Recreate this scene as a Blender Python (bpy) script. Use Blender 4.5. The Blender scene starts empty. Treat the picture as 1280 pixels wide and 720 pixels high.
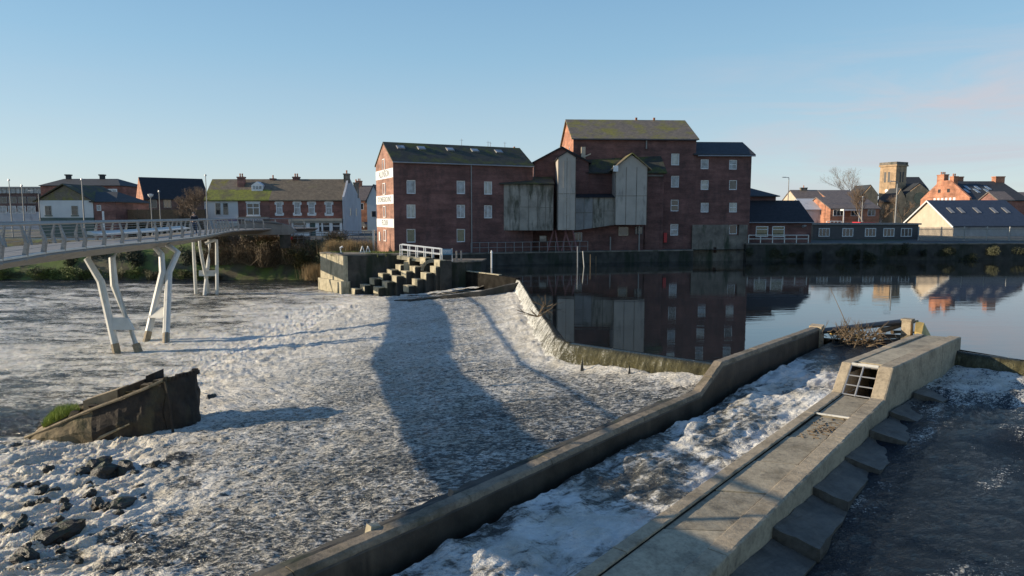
import bpy, math, random
import numpy as np
from math import sin, cos, pi, radians, tan, atan
from mathutils import Vector, Matrix
random.seed(7)
S = bpy.context.scene
COL = S.collection
# ------------------------------------------------------------ camera maths
F = 853.; PITCH = atan(90/F); H = 5.3
def ray(px, py):
    a = (px-640)/F; b = (360-py)/F
    return (a, cos(PITCH)+b*sin(PITCH), -sin(PITCH)+b*cos(PITCH))
def U(px, py, z):
    r = ray(px, py); t = (z-H)/r[2]
    return (r[0]*t, r[1]*t, z)
def V(px, py, Y):
    r = ray(px, py); t = Y/r[1]
    return (r[0]*t, Y, H+r[2]*t)
class Fac:
    """vertical facade plane in the world: origin, direction angle"""
    def __init__(s, x, y, a):
        s.x0, s.y0, s.a = x, y, a
    def hit(s, px, py, off=0.0):
        nx, ny = sin(s.a), -cos(s.a)
        r = ray(px, py)
        x0 = s.x0+nx*off; y0 = s.y0+ny*off
        t = (x0*nx+y0*ny)/(r[0]*nx+r[1]*ny)
        X, Y, Z = r[0]*t, r[1]*t, H+r[2]*t
        return ((X-x0)*cos(s.a)+(Y-y0)*sin(s.a), Z)
    def lx(s, px, off=0.0): return s.hit(px, 270, off)[0]
    def lz(s, px, py, off=0.0): return s.hit(px, py, off)[1]
# ------------------------------------------------------------ objects
BASE = {}
def setp(o, label=None, cat=None, group=None, kind=None):
    if label: o['label'] = label
    if cat: o['category'] = cat
    if group: o['group'] = group
    if kind: o['kind'] = kind
    return o
def empty(name, loc, rz=0, label=None, cat=None, group=None):
    o = bpy.data.objects.new(name, None); COL.objects.link(o)
    o.location = loc; o.rotation_euler = (0, 0, rz); o.empty_display_size = .3
    BASE[o.name] = loc[2]
    return setp(o, label, cat, group)
class MB:
    def __init__(s): s.v = []; s.f = []
    def add(s, vs, fs):
        n = len(s.v); s.v += [tuple(p) for p in vs]; s.f += [tuple(i+n for i in f) for f in fs]; return s
    def box(s, x0, x1, y0, y1, z0, z1):
        return s.add([(x0,y0,z0),(x1,y0,z0),(x1,y1,z0),(x0,y1,z0),(x0,y0,z1),(x1,y0,z1),(x1,y1,z1),(x0,y1,z1)],
                     [(0,3,2,1),(4,5,6,7),(0,1,5,4),(1,2,6,5),(2,3,7,6),(3,0,4,7)])
    def hexa(s, p):
        return s.add(p, [(0,3,2,1),(4,5,6,7),(0,1,5,4),(1,2,6,5),(2,3,7,6),(3,0,4,7)])
    def prism_x(s, pts, x0, x1):      # pts (y,z)
        n = len(pts)
        vs = [(x0,)+tuple(p) for p in pts]+[(x1,)+tuple(p) for p in pts]
        fs = [tuple(range(n))[::-1], tuple(range(n, 2*n))]+[(i, (i+1)%n, n+(i+1)%n, n+i) for i in range(n)]
        return s.add(vs, fs)
    def prism_y(s, pts, y0, y1):      # pts (x,z)
        n = len(pts)
        vs = [(p[0], y0, p[1]) for p in pts]+[(p[0], y1, p[1]) for p in pts]
        fs = [tuple(range(n)), tuple(range(n, 2*n))[::-1]]+[(i, n+i, n+(i+1)%n, (i+1)%n) for i in range(n)]
        return s.add(vs, fs)
    def prism_z(s, pts, z0, z1):      # pts (x,y)
        n = len(pts)
        vs = [(p[0], p[1], z0) for p in pts]+[(p[0], p[1], z1) for p in pts]
        fs = [tuple(range(n))[::-1], tuple(range(n, 2*n))]+[(i, (i+1)%n, n+(i+1)%n, n+i) for i in range(n)]
        return s.add(vs, fs)
    def tube(s, p, q, r0, r1=None, n=8, caps=True):
        if r1 is None: r1 = r0
        p = Vector(p); q = Vector(q); d = q-p
        if d.length < 1e-6: return s
        d.normalize()
        u = d.orthogonal().normalized(); w = d.cross(u)
        a = [p+(u*cos(2*pi*i/n)+w*sin(2*pi*i/n))*r0 for i in range(n)]
        b = [q+(u*cos(2*pi*i/n)+w*sin(2*pi*i/n))*r1 for i in range(n)]
        fs = [(i, (i+1)%n, n+(i+1)%n, n+i) for i in range(n)]
        if caps: fs += [tuple(range(n))[::-1], tuple(range(n, 2*n))]
        return s.add(a+b, fs)
    def path(s, pts, rs, n=8):
        rings = []; pts = [Vector(p) for p in pts]
        for i, p in enumerate(pts):
            d = (pts[min(i+1, len(pts)-1)]-pts[max(i-1, 0)]).normalized()
            ref = Vector((0, 0, 1)) if abs(d.z) < .9 else Vector((0, 1, 0))
            u = d.cross(ref).normalized(); w = u.cross(d)
            r = rs[i] if isinstance(rs, (list, tuple)) else rs
            rings.append([p+(u*cos(2*pi*k/n)+w*sin(2*pi*k/n))*r for k in range(n)])
        vs = [v for r in rings for v in r]; fs = []
        for i in range(len(rings)-1):
            for k in range(n):
                fs.append((i*n+k, i*n+(k+1)%n, (i+1)*n+(k+1)%n, (i+1)*n+k))
        fs += [tuple(range(n))[::-1], tuple(range((len(rings)-1)*n, len(rings)*n))]
        return s.add(vs, fs)
    def sweep(s, path, section, jit=0, seed=0):
        """section (offset to the right of travel, z); path (x,y,z) or (x,y,z,section)"""
        rnd = random.Random(seed); rings = []
        n = len(section)
        for i, p in enumerate(path):
            a = path[max(i-1, 0)]; b = path[min(i+1, len(path)-1)]
            dx, dy = b[0]-a[0], b[1]-a[1]; L = math.hypot(dx, dy)
            nx, ny = dy/L, -dx/L
            rings.append([(p[0]+nx*(o+rnd.uniform(-jit, jit)), p[1]+ny*(o+rnd.uniform(-jit, jit)), p[2]+z+rnd.uniform(-jit, jit)) for o, z in section])
        vs = [v for r in rings for v in r]; fs = []
        for i in range(len(path)-1):
            for k in range(n):
                fs.append((i*n+k, (i+1)*n+k, (i+1)*n+(k+1)%n, i*n+(k+1)%n))
        fs += [tuple(range(n)), tuple(range((len(path)-1)*n, len(path)*n))[::-1]]
        return s.add(vs, fs)
    def build(s, name, mat, parent=None, label=None, smooth=False, **kw):
        bz = BASE.get(parent.name, 0) if parent and parent.type == 'EMPTY' else 0
        if parent and parent.type == 'MESH': bz = parent.get('_bz', 0)
        me = bpy.data.meshes.new(name)
        me.from_pydata([(v[0], v[1], v[2]-bz) for v in s.v], [], s.f)
        me.validate(); me.update()
        bm_fix(me)
        if smooth:
            for p in me.polygons: p.use_smooth = True
        o = bpy.data.objects.new(name, me); COL.objects.link(o)
        if mat: me.materials.append(mat)
        if parent: o.parent = parent
        if bz: o['_bz'] = bz
        if label: o['label'] = label
        setp(o, **kw)
        return o
import bmesh
def bm_fix(me):
    bm = bmesh.new(); bm.from_mesh(me)
    bmesh.ops.recalc_face_normals(bm, faces=bm.faces); bm.to_mesh(me); bm.free()
def dup(o, parent=None, **kw):
    c = o.copy(); COL.objects.link(c)
    if parent: c.parent = parent
    for ch in list(o.children): dup(ch, c)
    setp(c, **kw)
    return c
# ------------------------------------------------------------ materials
def new_mat(name):
    m = bpy.data.materials.new(name); m.use_nodes = True
    nt = m.node_tree; b = nt.nodes['Principled BSDF']
    return m, nt, b
def nd(nt, t, **kw):
    n = nt.nodes.new(t)
    for k, v in kw.items():
        if k in n.inputs: n.inputs[k].default_value = v
        else: setattr(n, k, v)
    return n
def noise(nt, vec, scale, detail=4, rough=.55, dist=0):
    n = nd(nt, 'ShaderNodeTexNoise'); n.inputs['Scale'].default_value = scale
    n.inputs['Detail'].default_value = detail; n.inputs['Roughness'].default_value = rough
    n.inputs['Distortion'].default_value = dist
    if vec: nt.links.new(vec, n.inputs['Vector'])
    return n.outputs['Fac']
def ramp(nt, fac, stops):
    r = nd(nt, 'ShaderNodeValToRGB'); e = r.color_ramp.elements
    while len(e) < len(stops): e.new(.5)
    for i, (p, c) in enumerate(stops):
        e[i].position = p; e[i].color = (c[0], c[1], c[2], 1) if hasattr(c, '__len__') else (c, c, c, 1)
    nt.links.new(fac, r.inputs['Fac']); return r.outputs['Color']
def mapping(nt, scale=(1,1,1), rot=(0,0,0), kind='Object'):
    tc = nd(nt, 'ShaderNodeTexCoord'); mp = nd(nt, 'ShaderNodeMapping')
    mp.inputs['Scale'].default_value = scale; mp.inputs['Rotation'].default_value = rot
    nt.links.new(tc.outputs[kind], mp.inputs['Vector']); return mp.outputs['Vector']
def mix(nt, fac, a, b, mode='MIX'):
    m = nd(nt, 'ShaderNodeMix', data_type='RGBA', blend_type=mode)
    for s, v in ((0, fac), (6, a), (7, b)):
        if isinstance(v, (int, float)): m.inputs[s].default_value = v
        elif isinstance(v, tuple): m.inputs[s].default_value = (v[0], v[1], v[2], 1)
        else: nt.links.new(v, m.inputs[s])
    return m.outputs[2]
def math_n(nt, op, a, b=None, c=None, clamp=False):
    m = nd(nt, 'ShaderNodeMath', operation=op); m.use_clamp = clamp
    for i, v in enumerate((a, b, c)):
        if v is None: continue
        if isinstance(v, (int, float)): m.inputs[i].default_value = v
        else: nt.links.new(v, m.inputs[i])
    return m.outputs[0]
def bump(nt, b, h, strength=.4, dist=.02):
    n = nd(nt, 'ShaderNodeBump'); n.inputs['Strength'].default_value = strength; n.inputs['Distance'].default_value = dist
    nt.links.new(h, n.inputs['Height']); nt.links.new(n.outputs['Normal'], b.inputs['Normal'])
def plain(name, col, rough=.7, var=.25, scale=3, metal=0, bmp=0, stain=None):
    m, nt, b = new_mat(name)
    v = mapping(nt)
    f = noise(nt, v, scale, 5, .6)
    lo = tuple(c*(1-var) for c in col); hi = tuple(min(1, c*(1+var)) for c in col)
    c = ramp(nt, f, [(.3, lo), (.7, hi)])
    if stain:
        sf = noise(nt, mapping(nt, (1, 1, .25)), stain[1], 6, .65)
        sm = ramp(nt, sf, [(stain[2], 0.), (stain[2]+.14, 1.)])
        c = mix(nt, sm, c, stain[0])
    nt.links.new(c, b.inputs['Base Color'])
    b.inputs['Roughness'].default_value = rough; b.inputs['Metallic'].default_value = metal
    if bmp: bump(nt, b, noise(nt, v, scale*6, 5, .6), .5, bmp)
    return m
def brick(name, c1, c2, mortar, dirt=(.04, .03, .03), dirt_at=.58, scale=1.0):
    m, nt, b = new_mat(name)
    tc = nd(nt, 'ShaderNodeTexCoord'); sep = nd(nt, 'ShaderNodeSeparateXYZ'); nt.links.new(tc.outputs['Object'], sep.inputs[0])
    xy = math_n(nt, 'ADD', sep.outputs['X'], sep.outputs['Y'])
    cb = nd(nt, 'ShaderNodeCombineXYZ'); nt.links.new(xy, cb.inputs[0]); nt.links.new(sep.outputs['Z'], cb.inputs[1])
    bt = nd(nt, 'ShaderNodeTexBrick'); nt.links.new(cb.outputs[0], bt.inputs['Vector'])
    bt.inputs['Scale'].default_value = 1; bt.inputs['Brick Width'].default_value = .225*scale; bt.inputs['Row Height'].default_value = .075*scale
    bt.inputs['Mortar Size'].default_value = .006*scale
    bt.inputs['Color1'].default_value = (*c1, 1); bt.inputs['Color2'].default_value = (*c2, 1); bt.inputs['Mortar'].default_value = (*mortar, 1)
    v = mapping(nt)
    big = ramp(nt, noise(nt, v, .5, 6, .65), [(.35, .62), (.65, 1.28)])
    c = mix(nt, 1., bt.outputs['Color'], big, 'MULTIPLY')
    band = ramp(nt, noise(nt, mapping(nt, (.25, .25, 1.6)), 1.3, 4, .6), [(.4, .74), (.62, 1.16)])
    c = mix(nt, .8, c, band, 'MULTIPLY')
    df = ramp(nt, noise(nt, mapping(nt, (1, 1, .35)), .9, 7, .7), [(dirt_at, 0.), (dirt_at+.2, 1.)])
    c = mix(nt, math_n(nt, 'MULTIPLY', df, .7), c, dirt)
    nt.links.new(c, b.inputs['Base Color']); b.inputs['Roughness'].default_value = .85
    bump(nt, b, bt.outputs['Fac'], -.3, .01)
    return m
def slate(name, base, moss=None, at=.5, var=.3, rough=.6, rows=.25):
    m, nt, b = new_mat(name)
    v = mapping(nt)
    c = ramp(nt, noise(nt, v, 2.2, 6, .7), [(.3, tuple(x*(1-var) for x in base)), (.7, tuple(x*(1+var) for x in base))])
    tc = nd(nt, 'ShaderNodeTexCoord'); sep = nd(nt, 'ShaderNodeSeparateXYZ'); nt.links.new(tc.outputs['Object'], sep.inputs[0])
    cb = nd(nt, 'ShaderNodeCombineXYZ'); nt.links.new(sep.outputs['X'], cb.inputs[0]); nt.links.new(sep.outputs['Z'], cb.inputs[1])
    bt = nd(nt, 'ShaderNodeTexBrick'); nt.links.new(cb.outputs[0], bt.inputs['Vector'])
    bt.inputs['Scale'].default_value = 1; bt.inputs['Brick Width'].default_value = .35; bt.inputs['Row Height'].default_value = rows*.7
    bt.inputs['Mortar Size'].default_value = .008
    bt.inputs['Color1'].default_value = (.85, .85, .85, 1); bt.inputs['Color2'].default_value = (1.12, 1.1, 1.08, 1); bt.inputs['Mortar'].default_value = (.5, .5, .5, 1)
    c = mix(nt, 1., c, bt.outputs['Color'], 'MULTIPLY')
    if moss:
        mf = ramp(nt, noise(nt, v, .55, 7, .7, .4), [(at, 0.), (at+.16, 1.)])
        mc = ramp(nt, noise(nt, v, 3, 5, .7), [(.3, tuple(x*.6 for x in moss)), (.7, tuple(x*1.35 for x in moss))])
        c = mix(nt, mf, c, mc)
    nt.links.new(c, b.inputs['Base Color']); b.inputs['Roughness'].default_value = rough
    bump(nt, b, bt.outputs['Fac'], -.35, .02)
    return m
def glass(name, col=(.05, .06, .07), rough=.08, var=.5):
    m, nt, b = new_mat(name)
    c = ramp(nt, noise(nt, mapping(nt), 1.7, 3, .5), [(.3, tuple(x*(1-var) for x in col)), (.7, tuple(x*(1+var) for x in col))])
    nt.links.new(c, b.inputs['Base Color']); b.inputs['Roughness'].default_value = rough
    b.inputs['Specular IOR Level'].default_value = .8
    return m
M = {}
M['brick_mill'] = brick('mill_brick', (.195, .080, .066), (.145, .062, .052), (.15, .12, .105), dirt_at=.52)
M['brick_gable_sunlit'] = brick('sunlit_gable_brick', (.36, .17, .11), (.29, .13, .085), (.28, .22, .18), dirt_at=.72)  # mill brick for the sun-facing gable, sunlight put into a paler colour
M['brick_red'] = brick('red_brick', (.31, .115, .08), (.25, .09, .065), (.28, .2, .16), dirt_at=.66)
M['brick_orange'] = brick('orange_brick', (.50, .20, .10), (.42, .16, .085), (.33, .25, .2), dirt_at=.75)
M['brick_shop'] = brick('shop_brick', (.26, .115, .09), (.21, .09, .075), (.25, .18, .15), dirt_at=.62)
M['brick_dark'] = brick('dark_brick', (.16, .09, .075), (.12, .07, .06), (.13, .11, .1), dirt_at=.6)
M['stone'] = plain('grey_stone', (.18, .155, .125), .9, .4, 1.2, bmp=.03, stain=((.04, .05, .03), .8, .52))
M['stone_pale'] = plain('pale_quay_stone', (.40, .35, .24), .9, .3, 1.5, bmp=.03, stain=((.10, .10, .06), 1.2, .52))
M['stone_dark'] = plain('dark_wet_stone', (.05, .046, .038), .85, .5, 1.1, bmp=.04, stain=((.015, .022, .01), .7, .5))
M['church_stone'] = plain('church_sandstone', (.40, .275, .165), .9, .3, .9, stain=((.16, .12, .08), .6, .55))
M['clad'] = plain('cladding_pale', (.42, .375, .32), .75, .12, .7, stain=((.19, .18, .16), .9, .56))
M['clad_moss'] = plain('cladding_mossy', (.31, .28, .235), .8, .25, .9, stain=((.085, .08, .055), 1.1, .47))
M['clad_blue'] = plain('cladding_bluish', (.27, .26, .25), .7, .2, .8, stain=((.08, .09, .07), 1.0, .53))
M['slate_moss'] = slate('mossy_slate', (.05, .05, .04), (.085, .09, .018), .48, rough=.85)
M['slate_mossy2'] = slate('mossy_tile', (.17, .14, .10), (.19, .17, .03), .47)
M['slate_shop'] = slate('shop_tile', (.17, .135, .09), (.15, .16, .03), .60)
M['slate_green'] = slate('very_mossy_tile', (.13, .12, .05), (.19, .2, .03), .38)
M['slate'] = slate('blue_slate', (.035, .038, .042), None, rough=.75)
M['slate_blue'] = slate('navy_sheet_roof', (.035, .045, .065), None, rough=.5, var=.12)
M['slate_brown'] = slate('brown_tile', (.16, .13, .11), None)
M['slate_dark'] = slate('dark_tile', (.022, .023, .026), (.04, .045, .025), .68, rough=.8)
M['white'] = plain('white_paint', (.74, .74, .72), .5, .06, 2)
M['white_old'] = plain('weathered_white_metal', (.60, .58, .52), .5, .1, 2, stain=((.30, .24, .15), 2.2, .62))
M['render'] = plain('white_render', (.62, .62, .60), .85, .08, .6)
M['render_blue'] = plain('grey_render', (.45, .46, .48), .85, .12, .6, stain=((.22, .22, .24), .7, .58))
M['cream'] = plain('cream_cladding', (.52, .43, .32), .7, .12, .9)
M['pane'] = glass('window_pane', (.22, .26, .29))
M['pane_blind'] = glass('blind_pane', (.38, .38, .34), .2, .25)
M['pane_dark'] = glass('dark_pane', (.035, .04, .045))
M['pane_green'] = glass('green_pane', (.07, .085, .04))
M['metal'] = plain('grey_metal', (.32, .32, .32), .45, .12, 3, metal=.3)
M['metal_dark'] = plain('dark_metal', (.06, .06, .065), .5, .2, 3)
M['rail'] = plain('galvanised_rail', (.25, .245, .235), .5, .15, 3, metal=.2)
M['pink'] = plain('red_oxide_steel', (.26, .12, .12), .6, .2, 3)
M['green_paint'] = plain('green_paint', (.06, .10, .09), .6, .15, 2)
M['fascia'] = plain('fascia_timber', (.30, .28, .23), .6, .2, 2)
M['red_paint'] = plain('red_paint', (.55, .03, .03), .5, .1, 2)
M['terracotta'] = plain('terracotta', (.42, .16, .08), .8, .2, 3)
M['deck'] = plain('bridge_deck_boards', (.21, .205, .195), .75, .12, 2)
M['deck_steel'] = plain('bridge_steel', (.19, .182, .165), .6, .18, 1.4, stain=((.10, .09, .07), 1.3, .58))
M['black'] = plain('black_paint', (.02, .02, .022), .5, .2, 3)
M['purple'] = plain('purple_sign', (.12, .09, .22), .5, .1, 3)
M['blue_sign'] = plain('blue_sign', (.08, .2, .3), .4, .1, 3)
M['text'] = plain('painted_letters', (.10, .11, .10), .8, .2, 3)
M['text_white'] = plain('white_letters', (.7, .7, .72), .6, .05, 3)
M['wood'] = plain('weathered_wood', (.15, .105, .06), .85, .35, 4, bmp=.01)
M['bark'] = plain('bark', (.10, .075, .05), .9, .3, 4)
M['twig'] = plain('twigs', (.15, .105, .07), .9, .35, 2)
M['birch'] = plain('pale_bark', (.38, .33, .27), .8, .25, 3)
M['yellow'] = plain('yellow_plastic', (.50, .34, .10), .55, .15, 4)
def conc(name, col, moss, at=.56):
    m, nt, b = new_mat(name)
    v = mapping(nt)
    c = ramp(nt, noise(nt, v, 1.3, 8, .7), [(.3, tuple(x*.5 for x in col)), (.48, col), (.7, tuple(x*1.25 for x in col))])
    sp = ramp(nt, noise(nt, v, 9, 6, .75), [(.33, .55), (.5, 1.), (.72, 1.25)])
    c = mix(nt, .75, c, sp, 'MULTIPLY')
    mf = ramp(nt, noise(nt, v, .8, 8, .72), [(at, 0.), (at+.15, .8)])
    c = mix(nt, mf, c, moss)
    nt.links.new(c, b.inputs['Base Color']); b.inputs['Roughness'].default_value = .85
    bump(nt, b, noise(nt, v, 18, 8, .75), .55, .03)
    return m
M['concrete'] = conc('weathered_concrete', (.36, .29, .195), (.11, .085, .045), .56)
M['concrete_wall'] = conc('stained_wall_concrete', (.23, .185, .13), (.06, .055, .03), .5)
M['concrete_deck'] = conc('smooth_concrete', (.38, .32, .22), (.14, .11, .06), .56)
def tone(m):
    nt = m.node_tree; b = nt.nodes['Principled BSDF']; l = b.inputs['Base Color'].links[0]; src = l.from_socket
    oi = nd(nt, 'ShaderNodeObjectInfo'); v = ramp(nt, oi.outputs['Random'], [(0., .78), (1., 1.12)])
    nt.links.new(mix(nt, 1., src, v, 'MULTIPLY'), b.inputs['Base Color'])
tone(M['concrete_deck'])
M['concrete_wet'] = conc('wet_ledge_concrete', (.11, .094, .073), (.03, .025, .018), .47)
M['concrete_wet'].node_tree.nodes['Principled BSDF'].inputs['Roughness'].default_value = .6
M['dark_face'] = plain('dark_face_concrete', (.045, .036, .026), .6, .5, 1.6, bmp=.02, stain=((.10, .08, .055), .9, .56))  # darker concrete for the sheet on the wall's right face
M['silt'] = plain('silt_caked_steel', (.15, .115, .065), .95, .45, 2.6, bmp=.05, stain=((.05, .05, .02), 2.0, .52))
M['matt_black'] = plain('matt_black_stone', (.022, .02, .017), 1., .5, 1.4, bmp=.03)  # near-black matt colour for the sill face and deck joints
M['matt_black'].node_tree.nodes['Principled BSDF'].inputs['Specular IOR Level'].default_value = .05
M['stain'] = plain('stained_foot_steel', (.26, .20, .12), .7, .35, 5)
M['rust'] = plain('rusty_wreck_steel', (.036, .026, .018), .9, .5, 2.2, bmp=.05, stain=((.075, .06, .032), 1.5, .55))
M['wreck_deck'] = plain('silted_wreck_deck', (.28, .22, .14), .9, .35, 3, bmp=.03, stain=((.10, .09, .05), 1.6, .55))
def rock_mat():
    m, nt, b = new_mat('wet_rock')
    v = mapping(nt)
    c = ramp(nt, noise(nt, v, 3, 6, .7), [(.3, (.008, .007, .006)), (.7, (.045, .038, .03))])
    geo = nd(nt, 'ShaderNodeNewGeometry'); sp = nd(nt, 'ShaderNodeSeparateXYZ'); nt.links.new(geo.outputs['Normal'], sp.inputs[0])
    mf = math_n(nt, 'MULTIPLY', ramp(nt, sp.outputs['Z'], [(.45, 0.), (.9, 1.)]), ramp(nt, noise(nt, v, 2, 5, .7), [(.45, 0.), (.6, .8)]))
    c = mix(nt, mf, c, (.05, .065, .012))
    nt.links.new(c, b.inputs['Base Color']); b.inputs['Roughness'].default_value = .4
    bump(nt, b, noise(nt, v, 7, 6, .7), .6, .06)
    return m
M['rock'] = rock_mat()
def leaf_mat(name, c1, c2, rough=.8):
    m, nt, b = new_mat(name)
    geo = nd(nt, 'ShaderNodeNewGeometry')
    c = ramp(nt, geo.outputs['Random Per Island'], [(0., c1), (1., c2)])
    nt.links.new(c, b.inputs['Base Color']); b.inputs['Roughness'].default_value = rough
    return m
M['leaf_brown'] = leaf_mat('winter_brush', (.06, .042, .025), (.26, .19, .11))
M['leaf_olive'] = leaf_mat('olive_leaves', (.04, .045, .015), (.14, .13, .05))
M['leaf_green'] = leaf_mat('green_leaves', (.06, .08, .015), (.22, .25, .06))
M['reed'] = leaf_mat('dry_reeds', (.20, .14, .06), (.42, .30, .15))
M['grass'] = leaf_mat('bright_grass', (.14, .20, .03), (.34, .40, .08))
M['ivy'] = leaf_mat('dark_ivy', (.015, .02, .01), (.08, .08, .035))
# ground
def ground_mat():
    m, nt, b = new_mat('town_ground')
    v = mapping(nt)
    c = ramp(nt, noise(nt, v, .08, 8, .7), [(.42, (.07, .068, .065)), (.5, (.10, .095, .085)), (.58, (.06, .075, .03))])
    nt.links.new(c, b.inputs['Base Color']); b.inputs['Roughness'].default_value = .9
    return m
M['ground'] = ground_mat()
M['bank'] = plain('earth_bank', (.10, .085, .05), .95, .5, .7, bmp=.1, stain=((.13, .17, .04), .35, .46))
M['asphalt'] = plain('asphalt', (.06, .06, .062), .85, .15, 1.5)
# ------------------------------------------------------------ numpy noise
def vnoise(x, y, seed=0):
    ix = np.floor(x).astype(np.int64); iy = np.floor(y).astype(np.int64)
    fx = x-ix; fy = y-iy
    def h(a, b):
        n = (a*374761393+b*668265263+seed*974634777) & 0xffffffff
        n = ((n ^ (n >> 13))*1274126177) & 0xffffffff
        n = (n ^ (n >> 16)) & 0xffff
        return n/65535.
    u = fx*fx*(3-2*fx); v = fy*fy*(3-2*fy)
    return (h(ix, iy)*(1-u)+h(ix+1, iy)*u)*(1-v)+(h(ix, iy+1)*(1-u)+h(ix+1, iy+1)*u)*v
def fbm(x, y, o=4, seed=0, g=.5):
    s = 0; a = 1; t = 0
    for i in range(o):
        s = s+a*vnoise(x, y, seed+i*17); t += a; a *= g; x = x*2.03+11.3; y = y*2.03+5.7
    return s/t
def billow(x, y, o=4, seed=0, g=.5):
    s = 0; a = 1; t = 0
    for i in range(o):
        s = s+a*np.abs(2*vnoise(x, y, seed+i*17)-1); t += a; a *= g; x = x*2.03+11.3; y = y*2.03+5.7
    return s/t
def sheet(name, X, Y, Z, foam, mat, kind='structure', smooth=True):
    r, c = X.shape
    vs = np.stack([X.ravel(), Y.ravel(), Z.ravel()], 1)
    i = np.arange(r*c).reshape(r, c)
    fs = np.stack([i[:-1, :-1].ravel(), i[:-1, 1:].ravel(), i[1:, 1:].ravel(), i[1:, :-1].ravel()], 1)
    me = bpy.data.meshes.new(name)
    me.vertices.add(len(vs)); me.vertices.foreach_set('co', vs.ravel())
    me.loops.add(fs.size); me.loops.foreach_set('vertex_index', fs.ravel())
    me.polygons.add(len(fs)); me.polygons.foreach_set('loop_start', np.arange(0, fs.size, 4))
    me.update(calc_edges=True)
    me.polygons.foreach_set('use_smooth', np.ones(len(fs), bool))
    at = me.attributes.new('foam', 'FLOAT', 'POINT'); at.data.foreach_set('value', foam.ravel().astype(np.float32))
    me.materials.append(mat)
    o = bpy.data.objects.new(name, me); COL.objects.link(o); o['kind'] = kind
    return o
sst = lambda a, b, x: (lambda t: t*t*(3-2*t))(np.clip((x-a)/(b-a), 0, 1))
# ------------------------------------------------------------ foam water material
def foam_mat(name, scale=(1.2, 3.2, 1), rot=0., s1=2.6, s2=9., foam_col=(.80, .76, .67), water=(.020, .023, .026), soft=.16, murk=(.09, .085, .07), bd=.16, sss=0., wt=(.38, .38, .24)):
    m, nt, b = new_mat(name)
    v = mapping(nt, scale, (0, 0, rot))
    n1 = noise(nt, v, s1, 4, .62, .5)
    n2 = noise(nt, v, s2, 4, .65, .3)
    at = nd(nt, 'ShaderNodeAttribute', attribute_name='foam')
    n3 = noise(nt, v, s2*2.6, 3, .6, .2)
    n = math_n(nt, 'ADD', math_n(nt, 'ADD', math_n(nt, 'MULTIPLY', n1, wt[0]), math_n(nt, 'MULTIPLY', n2, wt[1])), math_n(nt, 'MULTIPLY', n3, wt[2]))
    # mask = smoothstep(n - (1-foam))
    d = math_n(nt, 'ADD', n, math_n(nt, 'MULTIPLY_ADD', at.outputs['Fac'], .7, -.5-.35))
    mk = nd(nt, 'ShaderNodeMapRange', interpolation_type='SMOOTHSTEP')
    nt.links.new(d, mk.inputs[0]); mk.inputs[1].default_value = -soft*.5; mk.inputs[2].default_value = soft
    mask = mk.outputs[0]
    mk2 = nd(nt, 'ShaderNodeMapRange', interpolation_type='SMOOTHSTEP')
    nt.links.new(d, mk2.inputs[0]); mk2.inputs[1].default_value = -soft*1.8; mk2.inputs[2].default_value = soft*.3
    wc = mix(nt, mk2.outputs[0], water, murk)
    fcn = ramp(nt, noise(nt, mapping(nt), .9, 6, .65, .5), [(.34, tuple(x*k for x, k in zip(foam_col, (.66, .63, .57)))), (.62, foam_col)])
    c = mix(nt, mask, wc, fcn)
    nt.links.new(c, b.inputs['Base Color'])
    rg = math_n(nt, 'MULTIPLY_ADD', mask, .5, .12)
    nt.links.new(rg, b.inputs['Roughness'])
    b.inputs['IOR'].default_value = 1.33
    h = math_n(nt, 'ADD', math_n(nt, 'ADD', n1, math_n(nt, 'MULTIPLY', n2, .6)), math_n(nt, 'MULTIPLY', n3, .35))
    b.inputs['Subsurface Weight'].default_value = sss; b.inputs['Subsurface Radius'].default_value = (1., .8, .5); b.inputs['Subsurface Scale'].default_value = .08
    bump(nt, b, h, 1.0, bd)
    return m
M['foam_apron'] = foam_mat('weir_apron_water', (.75, 2.0, 1), radians(-14), 2.6, 5.5, soft=.085, murk=(.12, .115, .098), wt=(.12, .50, .38))
M['foam_river'] = foam_mat('river_foam_water', (.8, 2.2, 1), radians(5), 1.5, 5.5, soft=.085, murk=(.15, .135, .10), bd=.13, sss=.5)
M['foam_channel'] = foam_mat('channel_rapids_water', (1.2, 1.9, 1), radians(-45), 1.6, 4.5, soft=.13, foam_col=(.76, .74, .68), bd=.10, murk=(.10, .095, .075), wt=(.5, .32, .18))
M['dark_water'] = foam_mat('dark_tail_water', (1.4, 2.0, 1), radians(-48), 2.0, 7, soft=.055, wt=(.25, .4, .35), murk=(.035, .045, .055), water=(.010, .015, .022), bd=.12)
def pool_mat():
    m, nt, b = new_mat('still_pool_water')
    b.inputs['Base Color'].default_value = (.012, .016, .018, 1)
    b.inputs['Roughness'].default_value = .03; b.inputs['IOR'].default_value = 1.5
    b.inputs['Specular IOR Level'].default_value = .9
    v = mapping(nt, (.35, 1.2, 1))
    h = math_n(nt, 'ADD', noise(nt, v, .8, 3, .5), math_n(nt, 'MULTIPLY', noise(nt, v, 3.2, 3, .5), .18))
    bump(nt, b, h, .22, .02)
    return m
M['pool'] = pool_mat()
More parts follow.
